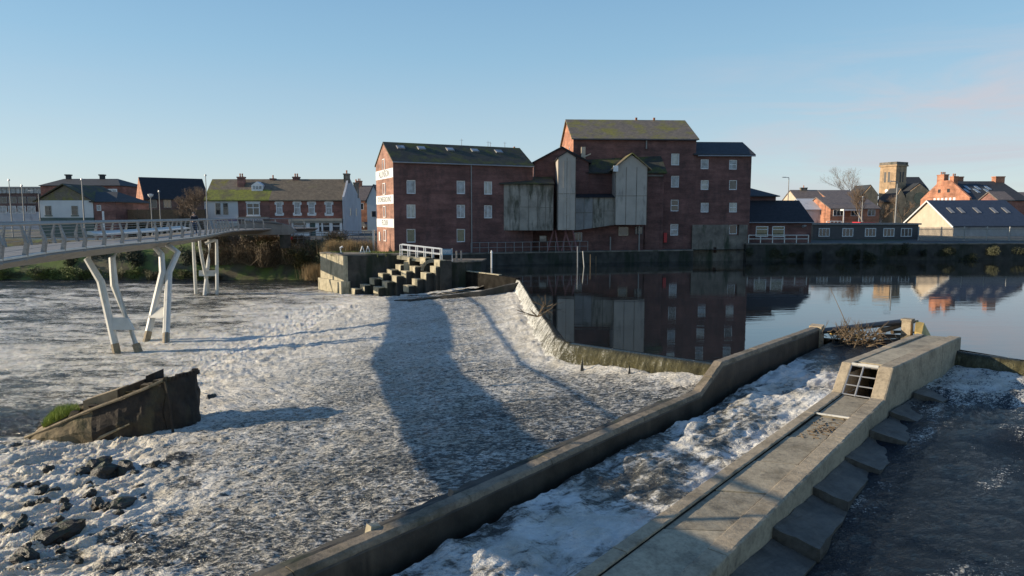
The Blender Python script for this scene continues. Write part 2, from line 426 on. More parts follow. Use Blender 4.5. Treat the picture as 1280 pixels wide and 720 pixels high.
def crest_mat(name):
    m, nt, b = new_mat(name)
    at = nd(nt, 'ShaderNodeAttribute', attribute_name='along'); ad = nd(nt, 'ShaderNodeAttribute', attribute_name='down'); af = nd(nt, 'ShaderNodeAttribute', attribute_name='foam')
    cb = nd(nt, 'ShaderNodeCombineXYZ'); nt.links.new(at.outputs['Fac'], cb.inputs[0]); nt.links.new(math_n(nt, 'MULTIPLY', ad.outputs['Fac'], .55), cb.inputs[1])
    n = noise(nt, cb.outputs[0], 3.4, 6, .68, .3)
    n2 = noise(nt, mapping(nt), 13., 5, .75, .3)  # fine white specks: foam, with sun sparkle put into the colour too
    base = ramp(nt, n, [(.3, (.035, .032, .015)), (.52, (.12, .107, .052)), (.75, (.30, .27, .16))])
    fm = nd(nt, 'ShaderNodeMapRange', interpolation_type='SMOOTHSTEP')
    nt.links.new(math_n(nt, 'ADD', math_n(nt, 'ADD', math_n(nt, 'MULTIPLY', n, .5), math_n(nt, 'MULTIPLY', n2, .5)), math_n(nt, 'MULTIPLY_ADD', af.outputs['Fac'], .6, -.9)), fm.inputs[0])
    fm.inputs[1].default_value = -.08; fm.inputs[2].default_value = .12
    lip = ramp(nt, ad.outputs['Fac'], [(.16, 0.), (.36, 1.)]); base = mix(nt, lip, (.012, .016, .018), base)
    c = mix(nt, fm.outputs[0], base, (.80, .79, .73))
    nt.links.new(c, b.inputs['Base Color'])
    nt.links.new(math_n(nt, 'MULTIPLY_ADD', fm.outputs[0], .5, .05), b.inputs['Roughness']); b.inputs['IOR'].default_value = 1.33
    bump(nt, b, math_n(nt, 'ADD', n, n2), 1.0, .16)
    return m
M['crest'] = crest_mat('falling_crest_water')
# ============================================================ WATER
def interp(y, ys, xs): return np.interp(y, ys, xs)
EDGE_Y = [5, 10, 13.4, 16.5, 21, 25, 29.6, 37, 48, 56, 60, 63, 68, 82]
EDGE_X = [-7.2, -8., -9.1, -9.9, -11.3, -12.6, -13.3, -13.3, -13.6, -13.6, -12.2, -9.5, -8, -8]
RT_Y = [5, 10.96, 22.9, 24.42, 28.56, 32.57, 39.2, 56.6, 57.4, 64, 66, 82.5]
RT_X = [-9.9, -4.29, 6.99, 7.3, 2.3, 2.0, 1.5, .75, .3, -4.6, -5.2, -5.4]
def river():
    # rows spaced by distance so that near water is finer
    k = np.linspace(0, 1, 620)
    inv = np.interp(k, [0, 1], [1/7.0, 1/82.4])
    ys = 1/inv
    ncol = 640
    t = np.linspace(0, 1, ncol)
    t = t**.8
    xr = interp(ys, RT_Y, RT_X)+.05; xl = -1.05*ys-6
    X = xl[:, None]+(xr-xl)[:, None]*t[None, :]; Y = np.repeat(ys[:, None], ncol, 1)
    wob = (fbm(X*.35+3, Y*.35, 3, 5)-.5)*3.2
    xe = interp(Y, EDGE_Y, EDGE_X)+wob
    u = X-xe                                   # >0 on the apron
    za = -2.05+np.clip(u, 0, 99)*.075
    xrr = interp(Y, RT_Y, RT_X)
    Z = np.where(u > 0, za, -2.2+.15*np.exp(u/.6)*1.0)
    near = np.exp(-((Y-10)/40).clip(0, 9))
    # apron: small chop
    ap = sst(-.3, .8, u)
    chop = (fbm(X*2.2+Y*.4, Y*4.2-X*.8, 4, 21, .6)-.5)*.15+(fbm(X*.5, Y*.9, 3, 9)-.5)*.05
    # jump: boils, lumps of foam
    bl = 1-billow((X*.85+Y*.53)*.75+fbm(X*.5, Y*.5, 3, 7)*2, (-X*.53+Y*.85)*2.2, 6, 31, .6)
    jump = np.exp(-np.abs(u+1.2)/2.0)
    rough = (bl-.55)*.28*jump+(fbm(X*3.2, Y*4.5, 3, 44, .6)-.5)*.12*jump+(fbm(X*2.5, Y*3.5, 4, 41, .6)-.5)*.16*np.exp(-np.abs(u)/6)
    lowr = (fbm(X*.55, Y*1.5, 5, 51, .6)-.5)*.26
    Z = Z+chop*ap+rough+lowr*(1-ap)
    # splash at the foot of the crest
    dc = xrr-X
    cr = np.where(Y > 23.6, np.exp(-((dc-1.0).clip(0, 99))/.9), 0)
    Z = Z+cr*(1.1-billow(X*1.3, Y*1.3, 5, 61, .62))*.20*sst(66, 56, Y)
    # foam density
    rz = sst(27, 21, Y)*np.exp(-((u+2.5)/4.)**2)
    A_ = X*.85+Y*.53+fbm(X*.4, Y*.4, 3, 77)*1.6; B_ = -X*.53+Y*.85+fbm(X*.5, Y*.5, 3, 79)*1.2
    rid = 1-np.abs(2*fbm(A_*.5, B_*1.9, 5, 171, .55)-1)
    Z = Z+rz*((rid**4)*.20-.10+(fbm(X*5, Y*6, 3, 173, .6)-.5)*.10)
    fo = np.full_like(X, .52)
    lo = .58+.20*(fbm(X*.10+7, Y*.28, 4, 71)-.5)*2+.20*(fbm(X*.35+7, Y*1.3, 4, 73)-.5)*2
    lo = lo-.02*rz+.25*rz*(rid**3-.5)
    lo = lo-.38*np.exp(-(((X+19.5)/3.6)**2+((Y-24.2)/2.0)**2))     # dark calm behind the wreck
    lo = lo-.10*sst(48, 66, Y)-.22*sst(70, 80, Y)
    apf = .475+.05*sst(16, 34, Y)+.05*(fbm(X*.28, Y*.5, 4, 81)-.5)*2+.20*cr+.04*sst(18, 40, Y)
    apf = apf+.07*np.exp(-np.abs(u-1)/2.5)
    fo = lo*(1-ap)+apf*ap
    fo = fo+.32*jump*sst(.26, .58, fbm(X*.8, Y*1.2, 3, 91)+.15)
    fo = fo-.3*np.exp(-(((X+3)/4.5)**2+((Y-58.2)/1.4)**2))
    rk = np.exp(-(((X-np.interp(Y, [13, 22], [-8.6, -12.2]))/1.9)**2))*sst(22, 20, Y)
    fo = fo-.24*rk*sst(.46, .60, fbm(X*1.1, Y*1.6, 4, 191))
    fo = np.clip(fo, 0, 1)
    me_o = sheet('river_water', X, Y, Z, fo, M['foam_apron'])
    me = me_o.data; me.materials.append(M['foam_river'])
    uc = u[:-1, :-1].ravel() < -.2
    me.polygons.foreach_set('material_index', uc.astype(np.int32))
    return me_o
river()
E_ = Vector((.687, .727)); N_ = Vector((.727, -.687))
def chan():
    s = np.linspace(-9, 21.5, 330); t = np.linspace(-.1, 2.86, 80)
    P0 = np.array([0.62, 15.0]) # on the right face of the wall
    SS, TT = np.meshgrid(s, t, indexing='ij')
    X = P0[0]+SS*.687+TT*.727; Y = P0[1]+SS*.727-TT*.687
    Z = -1.17+.058*SS
    Z = np.where(SS > 15.5, -1.17+.058*15.5+(SS-15.5)*.045, Z)
    amp = sst(19, 13, SS)*.9+.08
    Z = Z+(1-billow(SS*.55, TT*.9, 5, 101, .55)-.62)*.40*amp+(fbm(SS*1.6, TT*2.4, 4, 111, .55)-.5)*.20*amp
    Z = np.minimum(Z, .0)
    Z = np.where(TT > 1.9, np.minimum(Z, -.40+np.where(SS < 11.4, (SS-11.4)*.046, (SS-11.4)*.02)), Z)
    fo = .53+.72*(fbm(SS*.6, TT*1.3, 5, 121, .6)-.5)+.10*sst(1.2, 2.6, TT)*sst(3, 9, SS)+.06*sst(4, 0, SS)
    fo = fo-.45*sst(14, 19, SS)+.12*sst(14.5, 12.5, SS)*sst(9, 12, SS)
    sheet('channel_water', X, Y, Z, np.clip(fo, 0, 1), M['foam_channel'])
chan()
def right_water():
    k = np.linspace(0, 1, 300)
    ys = 1/np.interp(k, [0, 1], [1/7.0, 1/27.4])
    # left boundary: under the walkway
    xl = np.interp(ys, [7, 11.3, 20.5, 26.9, 27.4], [-.9, 2.6, 10.9, 17.2, 17.4])
    xr = np.interp(ys, [7, 14, 24.9, 26.6, 27.4], [34, 28.1, 18.9, 17.75, 17.5])
    t = np.linspace(0, 1, 320)
    X = xl[:, None]+(xr-xl)[:, None]*t; Y = np.repeat(ys[:, None], 320, 1)
    d = (X-17.7)*(-.77)+(Y-26.3)*(-.64)
    d = d.clip(0, 99)
    Z = -.5-.062*d
    near = sst(9, 2, d)
    Z = Z+(fbm(X*1.6, Y*1.8, 5, 131, .58)-.5)*(.10+.22*near)+(1-billow(X*.6, Y*.6, 4, 141)-.6)*(.10+.3*near)
    # breaking waves
    w = np.exp(-(((X-14.8)*.7+(Y-18.6)*.7)/.45)**2)*np.exp(-(((X-14.8)*.7-(Y-18.6)*.7)/1.6)**2)
    Z = Z+.28*w
    sa = X*.69+Y*.73; sb = X*.73-Y*.69
    fo = .25+.36*sst(12, 1, d)+.45*(fbm(sa*.35, sb*1.3, 5, 151)-.5)*2*.6+.10*w
    fo = fo+.30*np.exp(-(((X-6.6)/1.3)**2+((Y-12.0)/1.0)**2))*.6+.2*np.exp(-(((X-9.8)/1.6)**2+((Y-12.2)/.8)**2))
    sheet('tail_water', X, Y, Z, np.clip(fo, 0, 1), M['dark_water'])
right_water()
# still upper pool: one flat sheet at z = 0
pl = [(7.36, 24.42), (8.6, 24.42), (13.3, 29.7), (15.0, 28.6), (16.4, 27.6), (17.9, 26.8), (18.95, 24.84), (28.1, 14), (34, 7), (60, -10), (400, -10), (400, 86),
      (120, 84.6), (62, 82.9), (28.5, 82.0), (15, 79.5), (4, 76.4), (-1.8, 74.7), (-4.9, 73.4), (-7.4, 71), (-7.3, 66.3), (-4.9, 64.5), (.4, 57.6), (.75, 56.6), (1.55, 39.2), (2.05, 32.57), (2.3, 28.6)]
mb = MB(); mb.add([(x, y, 0) for x, y in pl], [tuple(range(len(pl)))]); mb.build('upper_pool_water', M['pool'], kind='structure')
# river bed far below so nothing shows through gaps
mb = MB(); mb.add([(-300, -40, -3.2), (400, -40, -3.2), (400, 100, -3.2), (-300, 100, -3.2)], [(0, 1, 2, 3)]); mb.build('river_bed', M['bank'], kind='structure')
# flooded land outside the detailed water, behind the viewer and at the sides
mb = MB(); mb.add([(-300, -40, -2.32), (34, -40, -2.32), (34, 7.2, -2.32), (-9, 7.2, -2.32), (-13.5, 7.2, -2.32), (-92, 82.3, -2.32), (-300, 82.3, -2.32)], [tuple(range(7))])
mb.build('outer_river_water', M['pool'], kind='structure')
# crest faces
def crest(pts, name, whites, drops, n_per=.12, seed=0, flip=1):
    """pts (x, y); whites and drops: per-point foaminess and fall height/reach"""
    P = []; Wt = []; Dr = []
    for k, (a, b) in enumerate(zip(pts[:-1], pts[1:])):
        L = math.dist(a, b); n = max(2, int(L/n_per))
        for i in range(n):
            P.append((a[0]+(b[0]-a[0])*i/n, a[1]+(b[1]-a[1])*i/n)); Wt.append(whites[k]+(whites[k+1]-whites[k])*i/n); Dr.append(drops[k]+(drops[k+1]-drops[k])*i/n)
    P.append(pts[-1]); Wt.append(whites[-1]); Dr.append(drops[-1])
    P = np.array(P); Wt = np.array(Wt); Dr = np.array(Dr)
    T = np.gradient(P, axis=0); T /= np.linalg.norm(T, axis=1)[:, None]
    for _ in range(14): T[1:-1] = (T[:-2]+T[1:-1]*2+T[2:])/4
    T /= np.linalg.norm(T, axis=1)[:, None]
    Nn = np.stack([T[:, 1], -T[:, 0]], 1)*flip
    s = np.concatenate([[0], np.cumsum(np.linalg.norm(np.diff(P, axis=0), axis=1))])
    k = np.linspace(0, 1, 30)
    reach = np.interp(k, [0, .12, .25, .5, .75, 1], [-.45, -.05, .12, .42, .66, 1.0])
    z = np.interp(k, [0, .12, .25, .5, .75, 1], [-.012, .003, -.05, -.38, -.72, -1.1])
    SS, KK = np.meshgrid(s, k, indexing='ij')
    fall = sst(.15, 1, KK)
    rib = (fbm(SS*1.7+seed, KK*1.2, 4, seed+200, .6)-.5)*2; big = (fbm(SS*.45+seed, KK*.3, 3, seed+230)-.5)*2
    O = reach[None, :]*Dr[:, None]*(1+.5*big*fall)+rib*fall*(.05+.26*Wt[:, None])
    Z = z[None, :]+np.zeros_like(SS)+rib*fall*.05
    Z = np.where(KK < .14, z[None, :], Z)
    X = P[:, 0][:, None]+Nn[:, 0][:, None]*O; Y = P[:, 1][:, None]+Nn[:, 1][:, None]*O
    fo = np.clip(Wt[:, None]*sst(.08, .3, KK)+.25*sst(.7, 1, KK)+.0*SS, 0, 1)
    o = sheet(name, X, Y, Z, fo, M['crest'])
    for nm, arr in (('along', SS), ('down', KK)):
        a = o.data.attributes.new(nm, 'FLOAT', 'POINT'); a.data.foreach_set('value', arr.ravel().astype(np.float32))
    return o
crest([(.45, 57.5), (.67, 56.58), (1.48, 39.19), (1.9, 33), (2.0, 30), (2.5, 28.3), (3.2, 27.7), (7.16, 24.42), (7.6, 24.05)], 'weir_crest_water', [.72, .78, .76, .72, .66, .60, .50, .46, .46], [.5, .55, .62, .68, .75, .8, .75, .7, .7], seed=3)
crest([(17.5, 26.7), (17.9, 26.1), (18.95, 24.84), (28.1, 14), (34, 7)], 'right_crest_water', [.3, .2, .1, .1, .1], [.5, .5, .6, .6, .6], seed=9)
# foam heaped where the fall bends
# ============================================================ CONCRETE WALLS OF THE WEIR
def along(a, b, step=.3):
    n = max(1, int(math.dist(a[:2], b[:2])/step))
    return [tuple(a[k]+(b[k]-a[k])*i/n for k in range(3)) for i in range(n)]
def linex(y): return (y-15.5)*.945
wall_pts = [(4, -1.25), (10.96, -.78), (13.35, -.72), (15.28, -.62), (19.06, -.42), (21.7, -.33), (22.75, .42), (29.4, .55)]
path = []
for (y0, z0), (y1, z1) in zip(wall_pts[:-1], wall_pts[1:]):
    path += along((linex(y0), y0, z0), (linex(y1), y1, z1))
path.append((linex(29.4), 29.4, .55))
t = empty('weir_wall', (linex(15.5), 15.5, -2.6), 0, 'long stained concrete wall running diagonally across the weir from the foreground to the still pool', 'weir wall')
def shift(pts, t): return [(p[0]-t.location[0], p[1]-t.location[1], p[2]) for p in pts]
def panels(path_, section, jit, seed, nm, mt, t, lens=(2.2, 4.2)):
    rnd = random.Random(seed); i0 = 0; P_ = []
    for a, b in zip(path_[:-1], path_[1:]): P_ += along(a, b, .14)
    P_.append(path_[-1])
    while i0 < len(P_)-2:
        n_ = int(rnd.uniform(*lens)/.14); i1 = min(len(P_)-1, i0+n_)
        if len(P_)-1-i1 < 8: i1 = len(P_)-1
        seg_ = [tuple(p) for p in P_[i0:i1+1]]
        a, b = seg_[-2], seg_[-1]
        if i1 < len(P_)-1: seg_[-1] = tuple(b[k]+(a[k]-b[k])*.13 for k in range(3))
        dz = rnd.uniform(-.009, .009)
        MB().sweep(shift([(p[0], p[1], p[2]+dz) for p in seg_], t), section, jit, seed+i0).build(nm, M[mt], t)
        i0 = i1
panels(path, [(0, -.012), (.02, 0), (.28, 0), (.32, -.04), (.34, -.11), (.34, -2.4), (0, -2.4)], .009, 1, 'wall_panel', 'concrete_wall', t)
MB().sweep(shift([p for p in path if p[1] < 29.2], t), [(.343, -.13), (.358, -.17), (.358, -2.39), (.343, -2.39)], .004, 6).build('dark_face', M['dark_face'], t, 'dark river-facing side of the wall')  # separate darker sheet over the right face of the wall
lp = [p for p in path if p[1] < 21.3]
MB().sweep(shift([(p[0], p[1], p[2]-.13) for p in lp], t), [(-.55, -.08), (-.3, -.02), (-.004, 0), (-.004, -1.3), (-.55, -1.3)], .03, 2).build('ledge', M['stone_dark'], t)
MB().sweep(shift([p for p in path if p[1] >= 29.0][:1]+[(linex(29.45), 29.45, .6)], t), [(-.08, 0.03), (.44, .03), (.44, -1.8), (-.08, -1.8)], 0, 3).build('end_pier', M['concrete'], t)
for px, py, z, s in ((468, 658, -.72, .16), (568, 612, -.66, .13)):
    x, y, _ = U(px, py, z)
    o = MB().add([(-s,-s*.7,0),(s,-s*.6,0),(s*.9,s*.7,0),(-s,s*.6,0),(-s*.7,-s*.5,s*1.1),(s*.6,-s*.45,s*.8),(s*.7,s*.5,s*.9),(-s*.8,s*.5,s*1.2)], [(0,3,2,1),(4,5,6,7),(0,1,5,4),(1,2,6,5),(2,3,7,6),(3,0,4,7)]).build('stone_lump', M['stone_pale'] if px < 500 else M['stone'])
    o.location = (x, y, z-.12); o.rotation_euler = (0, 0, .7)
    setp(o, 'pale broken stone lump on the diagonal wall, lower of the two' if px < 500 else 'small dark stone lump on the ledge further up the diagonal wall', 'stone')
# walkway
LP = [(-4.5, 5.2, -1.35), (1.05, 11.32, -.95), (10.34, 21.58, -.33), (10.95, 22.26, .5), (16.6, 27.66, .5)]
RP = [(-2.2, 4.9, -1.35), (3.42, 11.32, -.95), (11.49, 20.52, -.33), (12.12, 21.28, .5), (17.95, 26.91, .5)]
t = empty('fish_pass_walkway', (10.9, 21.4, -2.6), 0, 'stepped concrete walkway with kerbs between the rapids and the dark tail water', 'walkway')
def poly(ps, step=.28):
    out = []
    for a, b in zip(ps[:-1], ps[1:]): out += along(a, b, step)
    return out+[ps[-1]]
lw = poly(LP); rw = poly(RP)
panels(LP, [(0, -.015), (.02, 0), (.27, 0), (.3, -.015), (.3, -2.2), (0, -2.2)], .006, 4, 'kerb', 'concrete', t, (2.6, 5.5))
panels(RP, [(-.42, -.012), (-.40, 0), (-.05, 0), (-.01, -.02), (0, -.06), (0, -2.2), (-.42, -2.2)], .006, 5, 'kerb', 'concrete', t, (2.6, 5.5))
# deck slabs between the kerbs
def lerp3(a, b, k): return tuple(a[i]+(b[i]-a[i])*k for i in range(3))
def slab(k0, k1, seg, dz=-.05, th=.2, name='deck_slab', mat='concrete_deck'):
    a0 = lerp3(LP[seg], LP[seg+1], k0); a1 = lerp3(LP[seg], LP[seg+1], k1)
    b0 = lerp3(RP[seg], RP[seg+1], k0); b1 = lerp3(RP[seg], RP[seg+1], k1)
    def ins(a, b, da, db):
        L = math.dist(a[:2], b[:2]); return lerp3(a, b, da/L), lerp3(a, b, 1-db/L)
    p0, q0 = ins(a0, b0, .325, .455); p1, q1 = ins(a1, b1, .325, .455)
    pts = [(p[0], p[1], p[2]+dz-th) for p in (p0, q0, q1, p1)]+[(p[0], p[1], p[2]+dz) for p in (p0, q0, q1, p1)]
    m = MB().hexa(shift(pts, t)); return m.build(name, M[mat], t)
slab(0, .999, 0); 
ks = [0, .17, .335, .495, .655, .82, 1]
for i in range(6):
    slab(ks[i]+.0022, ks[i+1]-.0022, 1, -.05-(.045 if i == 4 else .012*(i % 2)), name='deck_slab')
slab(.06, .5, 3, -.03); slab(.503, 1, 3, -.045)
for (P_, o0, o1) in ((LP, .302, .326), (RP, -.457, -.424)):
    for a_, b_ in ((0, 2), (3, 4)):
        MB().sweep(shift(poly(P_[a_:b_+1]), t), [(o0, -.045), (o1, -.045), (o1, -.3), (o0, -.3)]).build('joint', M['matt_black'], t)
# header beam and metal edge over the opening, and the dark grille
hb = [lerp3(LP[3], RP[3], .2), lerp3(LP[3], RP[3], .72)]
MB().tube(*shift([(hb[0][0], hb[0][1], .47), (hb[1][0], hb[1][1], .47)], t), .045, n=6).build('opening_edge', M['white_old'], t)
g = MB()
for k in (.03, .33, .64, .97):
    a = lerp3(LP[2], LP[3], k); b = lerp3(RP[2], RP[3], k)
    a2 = lerp3(a, b, .2); b2 = lerp3(a, b, .72)
    g.tube(*shift([(a2[0], a2[1], a2[2]-.05), (b2[0], b2[1], b2[2]-.05)], t), .022, n=6)
for k in (.2, .44):
    a = lerp3(LP[2], RP[2], k); b = lerp3(LP[3], RP[3], k)
    g.tube(*shift([(a[0], a[1], a[2]-.05), (b[0], b[1], b[2]-.05)], t), .028, n=6)
g.build('grille', M['metal'], t)
# back wall of the opening and debris inside
a = lerp3(LP[3], LP[4], .22); b = lerp3(RP[3], RP[4], .22)
pts = [(a[0], a[1], -1.6), (b[0], b[1], -1.6), (b[0]+.1, b[1]+.1, -1.6), (a[0]+.1, a[1]+.1, -1.6), (a[0], a[1], .3), (b[0], b[1], .3), (b[0]+.1, b[1]+.1, .3), (a[0]+.1, a[1]+.1, .3)]
MB().hexa(shift(pts, t)).build('chamber_back', M['stone_dark'], t)
# side slab crossing (light edge of a cover slab) and its broken bits
a = lerp3(LP[1], LP[2], .822); b = lerp3(RP[1], RP[2], .822)
a2 = lerp3(a, b, .2); b2 = lerp3(a, b, .75)
MB().tube(*shift([(a2[0], a2[1], a2[2]-.03), (b2[0], b2[1], b2[2]-.03)], t), .035, n=4).build('cover_strip', M['white_old'], t)
# end block upstream
# litter on the walkway
rb = MB(); rr = random.Random(3)
for i in range(90):
    k = rr.gauss(.735, .035); c = rr.uniform(.3, .7)
    p = lerp3(lerp3(LP[1], LP[2], k), lerp3(RP[1], RP[2], k), c); s = rr.uniform(.012, .04); an = rr.uniform(0, 3)
    rb.tube((p[0]-s*2*cos(an), p[1]-s*2*sin(an), p[2]-.10+s*.4), (p[0]+s*2*cos(an), p[1]+s*2*sin(an), p[2]-.10+s*.5), s*.5, s*.3, 5)
rb.build('litter', M['wood'], None, label='scatter of twigs and grit lying on the concrete walkway below the grille', kind='stuff', cat='litter')
# stepped side ledges (fish pass baffles) on the right flank
outer = [(13.75, -1.42), (15.66, -1.36), (17.7, -1.28), (19.34, -1.22), (21.1, -1.16), (22.9, -1.1)]
def rx(y): return np.interp(y, [4.9, 11.32, 20.52, 26.91], [-2.2, 3.42, 11.49, 17.95])
ys = [9.2, 11.6, 13.6, 15.5, 17.4, 19.2, 20.9, 22.6, 24.2]
lg = None
for i in range(len(ys)-1):
    y0, y1 = ys[i], ys[i+1]-.02
    top = -1.69+.056*(y0-9.2)*1.0+.03+.03*((i*5)%4-1.5)
    up = .30
    x0, x1 = rx(y0), rx(y1)
    d = Vector((x1-x0, y1-y0)).normalized(); n = Vector((d.y, -d.x))
    w0, w1 = .86+.09*((i*7)%3-1), .80+.10*((i*5)%3-1)
    P = [Vector((x0, y0)), Vector((x1, y1))]
    def q(p, w, z): return (p.x+n.x*w-P[0].x, p.y+n.y*w-P[0].y, z)
    rows = []
    mbx = MB()
    z_near, z_far = top+.13+.03*((i*4)%3-1), top+.05
    vs = [q(P[0], .01, -2.5), q(P[0], w0, -2.5), q(P[1], w1, -2.5), q(P[1], .01, -2.5),
          q(P[0], .01, z_near+.10), q(P[0], w0, z_near-.05), q(P[1], w1, z_far-.09), q(P[1], .01, z_far+.12)]
    mbx.hexa(vs)
    o = mbx.build('baffle_ledge', M['concrete_wet'], t)
    from mathutils import noise as mn
    bm = bmesh.new(); bm.from_mesh(o.data); bmesh.ops.subdivide_edges(bm, edges=bm.edges, cuts=7, use_grid_fill=True)
    for v in bm.verts:
        q_ = v.co+Vector((i*7., 0, 0)); v.co += Vector((mn.noise(q_*4), mn.noise(q_*4+Vector((5, 0, 0))), mn.noise(q_*3+Vector((0, 5, 0)))*.9))*.045
    bm.to_mesh(o.data); bm.free()
    o.location = (P[0].x-t.location[0], P[0].y-t.location[1], 0)
    for v in o.data.vertices: pass
    o.location.z = 0
# boom, post and driftwood at the channel mouth
a = U(1027, 414, .35); b = U(1130, 402, .45)
tb = MB(); tb.tube(a, b, .13, .13, 8); tb.build('boom_log', M['metal_dark'], label='dark floating boom across the mouth of the channel holding back driftwood', cat='boom')
c = U(1134, 412, .2)
tp = empty('marker_post', (c[0], c[1], -.3), .75, 'square pale concrete post standing where the walkway meets the still pool', 'post')
MB().hexa([(-.22,-.2,-.3),(.22,-.2,-.3),(.22,.2,-.3),(-.22,.2,-.3),(-.2,-.18,.62),(.2,-.18,.62),(.2,.18,.62),(-.2,.18,.62)]).build('shaft', M['concrete'], tp)
MB().box(-.24, .24, -.22, .22, .622, .70).build('cap', M['concrete'], tp)
c = U(1150, 412, .3)
m_ = MB().hexa([(-.25,-.55,-.35),(.35,-.6,-.35),(.45,.5,-.35),(-.25,.5,-.35),(-.15,-.4,.0),(.1,-.45,-.05),(.12,.35,.32),(-.2,.3,.38)])
o = m_.build('yellow_sandbag', M['yellow'], label='yellow sloping bag wedged against the pale concrete post', cat='sandbag'); o.location = (c[0], c[1], .25); o.rotation_euler = (0, 0, -.6)
rr = random.Random(5)
mb = MB()
cx, cy, _ = U(1075, 418, .3)
for i in range(240):
    a0 = Vector((cx+rr.gauss(-.1, .6), cy+rr.gauss(0, .4), rr.uniform(-.1, .35)))
    an = rr.uniform(0, 2*pi); el = rr.uniform(-.2, 1.2); L = rr.uniform(.15, .6)
    p = a0; d = Vector((cos(an)*cos(el), sin(an)*cos(el), sin(el)))
    q_ = p+d*L; mb.tube(p, q_, .022, .009, 5)
    for k in range(2):
        d2 = (d+Vector((rr.uniform(-.7, .7), rr.uniform(-.7, .7), rr.uniform(-.3, .6)))).normalized(); mb.tube(q_, q_+d2*L*.5, .009, .003, 4)
mb.build('driftwood_tangle', M['wood'], label='tangle of brown twigs and reeds caught on the boom', cat='driftwood', kind='stuff')
for px, py, L, an, el, r, lab in ((1085, 425, 2.4, .75, .22, .05, 'long pale driftwood pole leaning up to the right across the tangle'), (1100, 414, 2.6, .5, .08, .13, 'thick mossy log lying along the boom'), (1060, 412, 2.1, 2.2, 1.1, .02, 'thin bare branch standing up out of the tangle'),
                        (1115, 408, 1.8, .4, .1, .09, 'short dark log lying beside the post')):
    p = Vector(U(px, py, .12)); d = Vector((cos(an)*cos(el), sin(an)*cos(el), sin(el)))
    mm = MB(); pts = [p+d*L*k/5+Vector((rr.uniform(-.03, .03), rr.uniform(-.03, .03), rr.uniform(-.03, .03))) for k in range(6)]
    mm.path(pts, [r*(1-.12*k) for k in range(6)], 7)
    mm.build('driftwood_branch', M['wood'], label=lab, cat='driftwood')
for px, py, s, lab, w in ((1072, 421, .12, 'round yellow float caught among the twigs of the tangle', 0), (1046, 416, .16, 'long yellow float at the left end of the boom', 1)):
    c = Vector(U(px, py, .2)); mm = MB()
    if w: mm.path([c-Vector((.3, 0, 0)), c-Vector((.25, 0, 0)), c+Vector((.25, 0, 0)), c+Vector((.3, 0, 0))], [.05, .1, .1, .05], 10)
    else: mm.path([c+Vector((0, 0, s*cos(k*pi/6)*-1)) for k in range(7)], [max(.01, s*sin(k*pi/6)) for k in range(7)], 12)
    mm.build('float', M['yellow'], label=lab, cat='float', smooth=True)
# branches stuck on the weir crest
for px, py, lab, n in ((682, 384, 'bare branch stranded on the far crest of the weir', 9), (672, 396, 'low dead brush caught on the weir crest beside the white fall', 14)):
    c = Vector(U(px, py, .05)); mm = MB()
    for k in range(n):
        an = rr.uniform(0, 6.28); el = rr.uniform(.1, 1.2); L = rr.uniform(.5, 1.3)
        d = Vector((cos(an)*cos(el), sin(an)*cos(el), sin(el))); mm.tube(c, c+d*L, .03, .01, 5)
        d2 = (d+Vector((rr.uniform(-.6, .6), rr.uniform(-.6, .6), .3))).normalized(); mm.tube(c+d*L*.6, c+d*L*.6+d2*L*.5, .014, .005, 4)
    mm.build('stranded_branch', M['wood'], label=lab, cat='branch')
for px, py, lab in ((727, 452, 'dark splinter post breaking the fall, nearer the bend of the crest'), (786, 461, 'dark splinter post breaking the fall, halfway along the near crest')):
    c = Vector(V(px, py, U(px, py, -.5)[1]-.05)); mm = MB()
    mm.add([(c.x-.14, c.y-.1, -1.4), (c.x+.14, c.y-.1, -1.4), (c.x, c.y+.12, -1.4), (c.x+.03, c.y, -.28)], [(0, 1, 2), (0, 1, 3), (1, 2, 3), (2, 0, 3)])
    mm.build('splinter_post', M['stone_dark'], label=lab, cat='post')
# ============================================================ ROCKS
def rock_mesh(seed):
    bm = bmesh.new(); bmesh.ops.create_icosphere(bm, subdivisions=3, radius=1)
    rnd = random.Random(seed); off = Vector((rnd.uniform(0, 50),)*3)
    from mathutils import noise as mn
    pl_ = [(Vector((rnd.gauss(0, 1), rnd.gauss(0, 1), rnd.gauss(0, .8))).normalized(), rnd.uniform(.55, .85)) for _ in range(9)]
    for v in bm.verts:
        p = v.co.copy()
        for n_, d_ in pl_:
            k = p.dot(n_)
            if k > d_: p -= n_*(k-d_)*.92
        v.co = p*(1+.30*mn.noise(p*1.6+off)+.16*mn.noise(p*4+off)); 
    me = bpy.data.meshes.new('rock'); bm.to_mesh(me); bm.free(); me.materials.append(M['rock'])
    return me
RM = [rock_mesh(i) for i in range(5)]
rrk = random.Random(77)
rocks = [(60, 668, 34, 20), (30, 690, 16, 14), (100, 590, 13, 9), (118, 580, 17, 10), (130, 588, 20, 12), (152, 586, 16, 12), (168, 566, 14, 7), (192, 583, 13, 12), (60, 585, 9, 6), (85, 664, 8, 9),
         (70, 650, 9, 6), (12, 664, 9, 8), (25, 650, 10, 5), (82, 635, 11, 5), (120, 628, 12, 9), (148, 630, 22, 9), (138, 618, 8, 5), (172, 610, 12, 7), (50, 626, 10, 7), (35, 630, 7, 5), (145, 642, 9, 5), (262, 498, 9, 8), (258, 512, 8, 6),
         (232, 548, 12, 6), (205, 580, 9, 5), (40, 605, 9, 5), (15, 610, 13, 4), (90, 575, 8, 5), (183, 572, 7, 5), (66, 612, 7, 4), (110, 604, 7, 4), (200, 556, 9, 5), (128, 632, 9, 8), (20, 700, 12, 8)]
for _ in range(46):
    k_ = rrk.random(); rocks.append((int(250-230*k_+rrk.gauss(0, 22)), int(560+120*k_+rrk.gauss(0, 22)), rrk.randint(4, 10), rrk.randint(3, 6)))
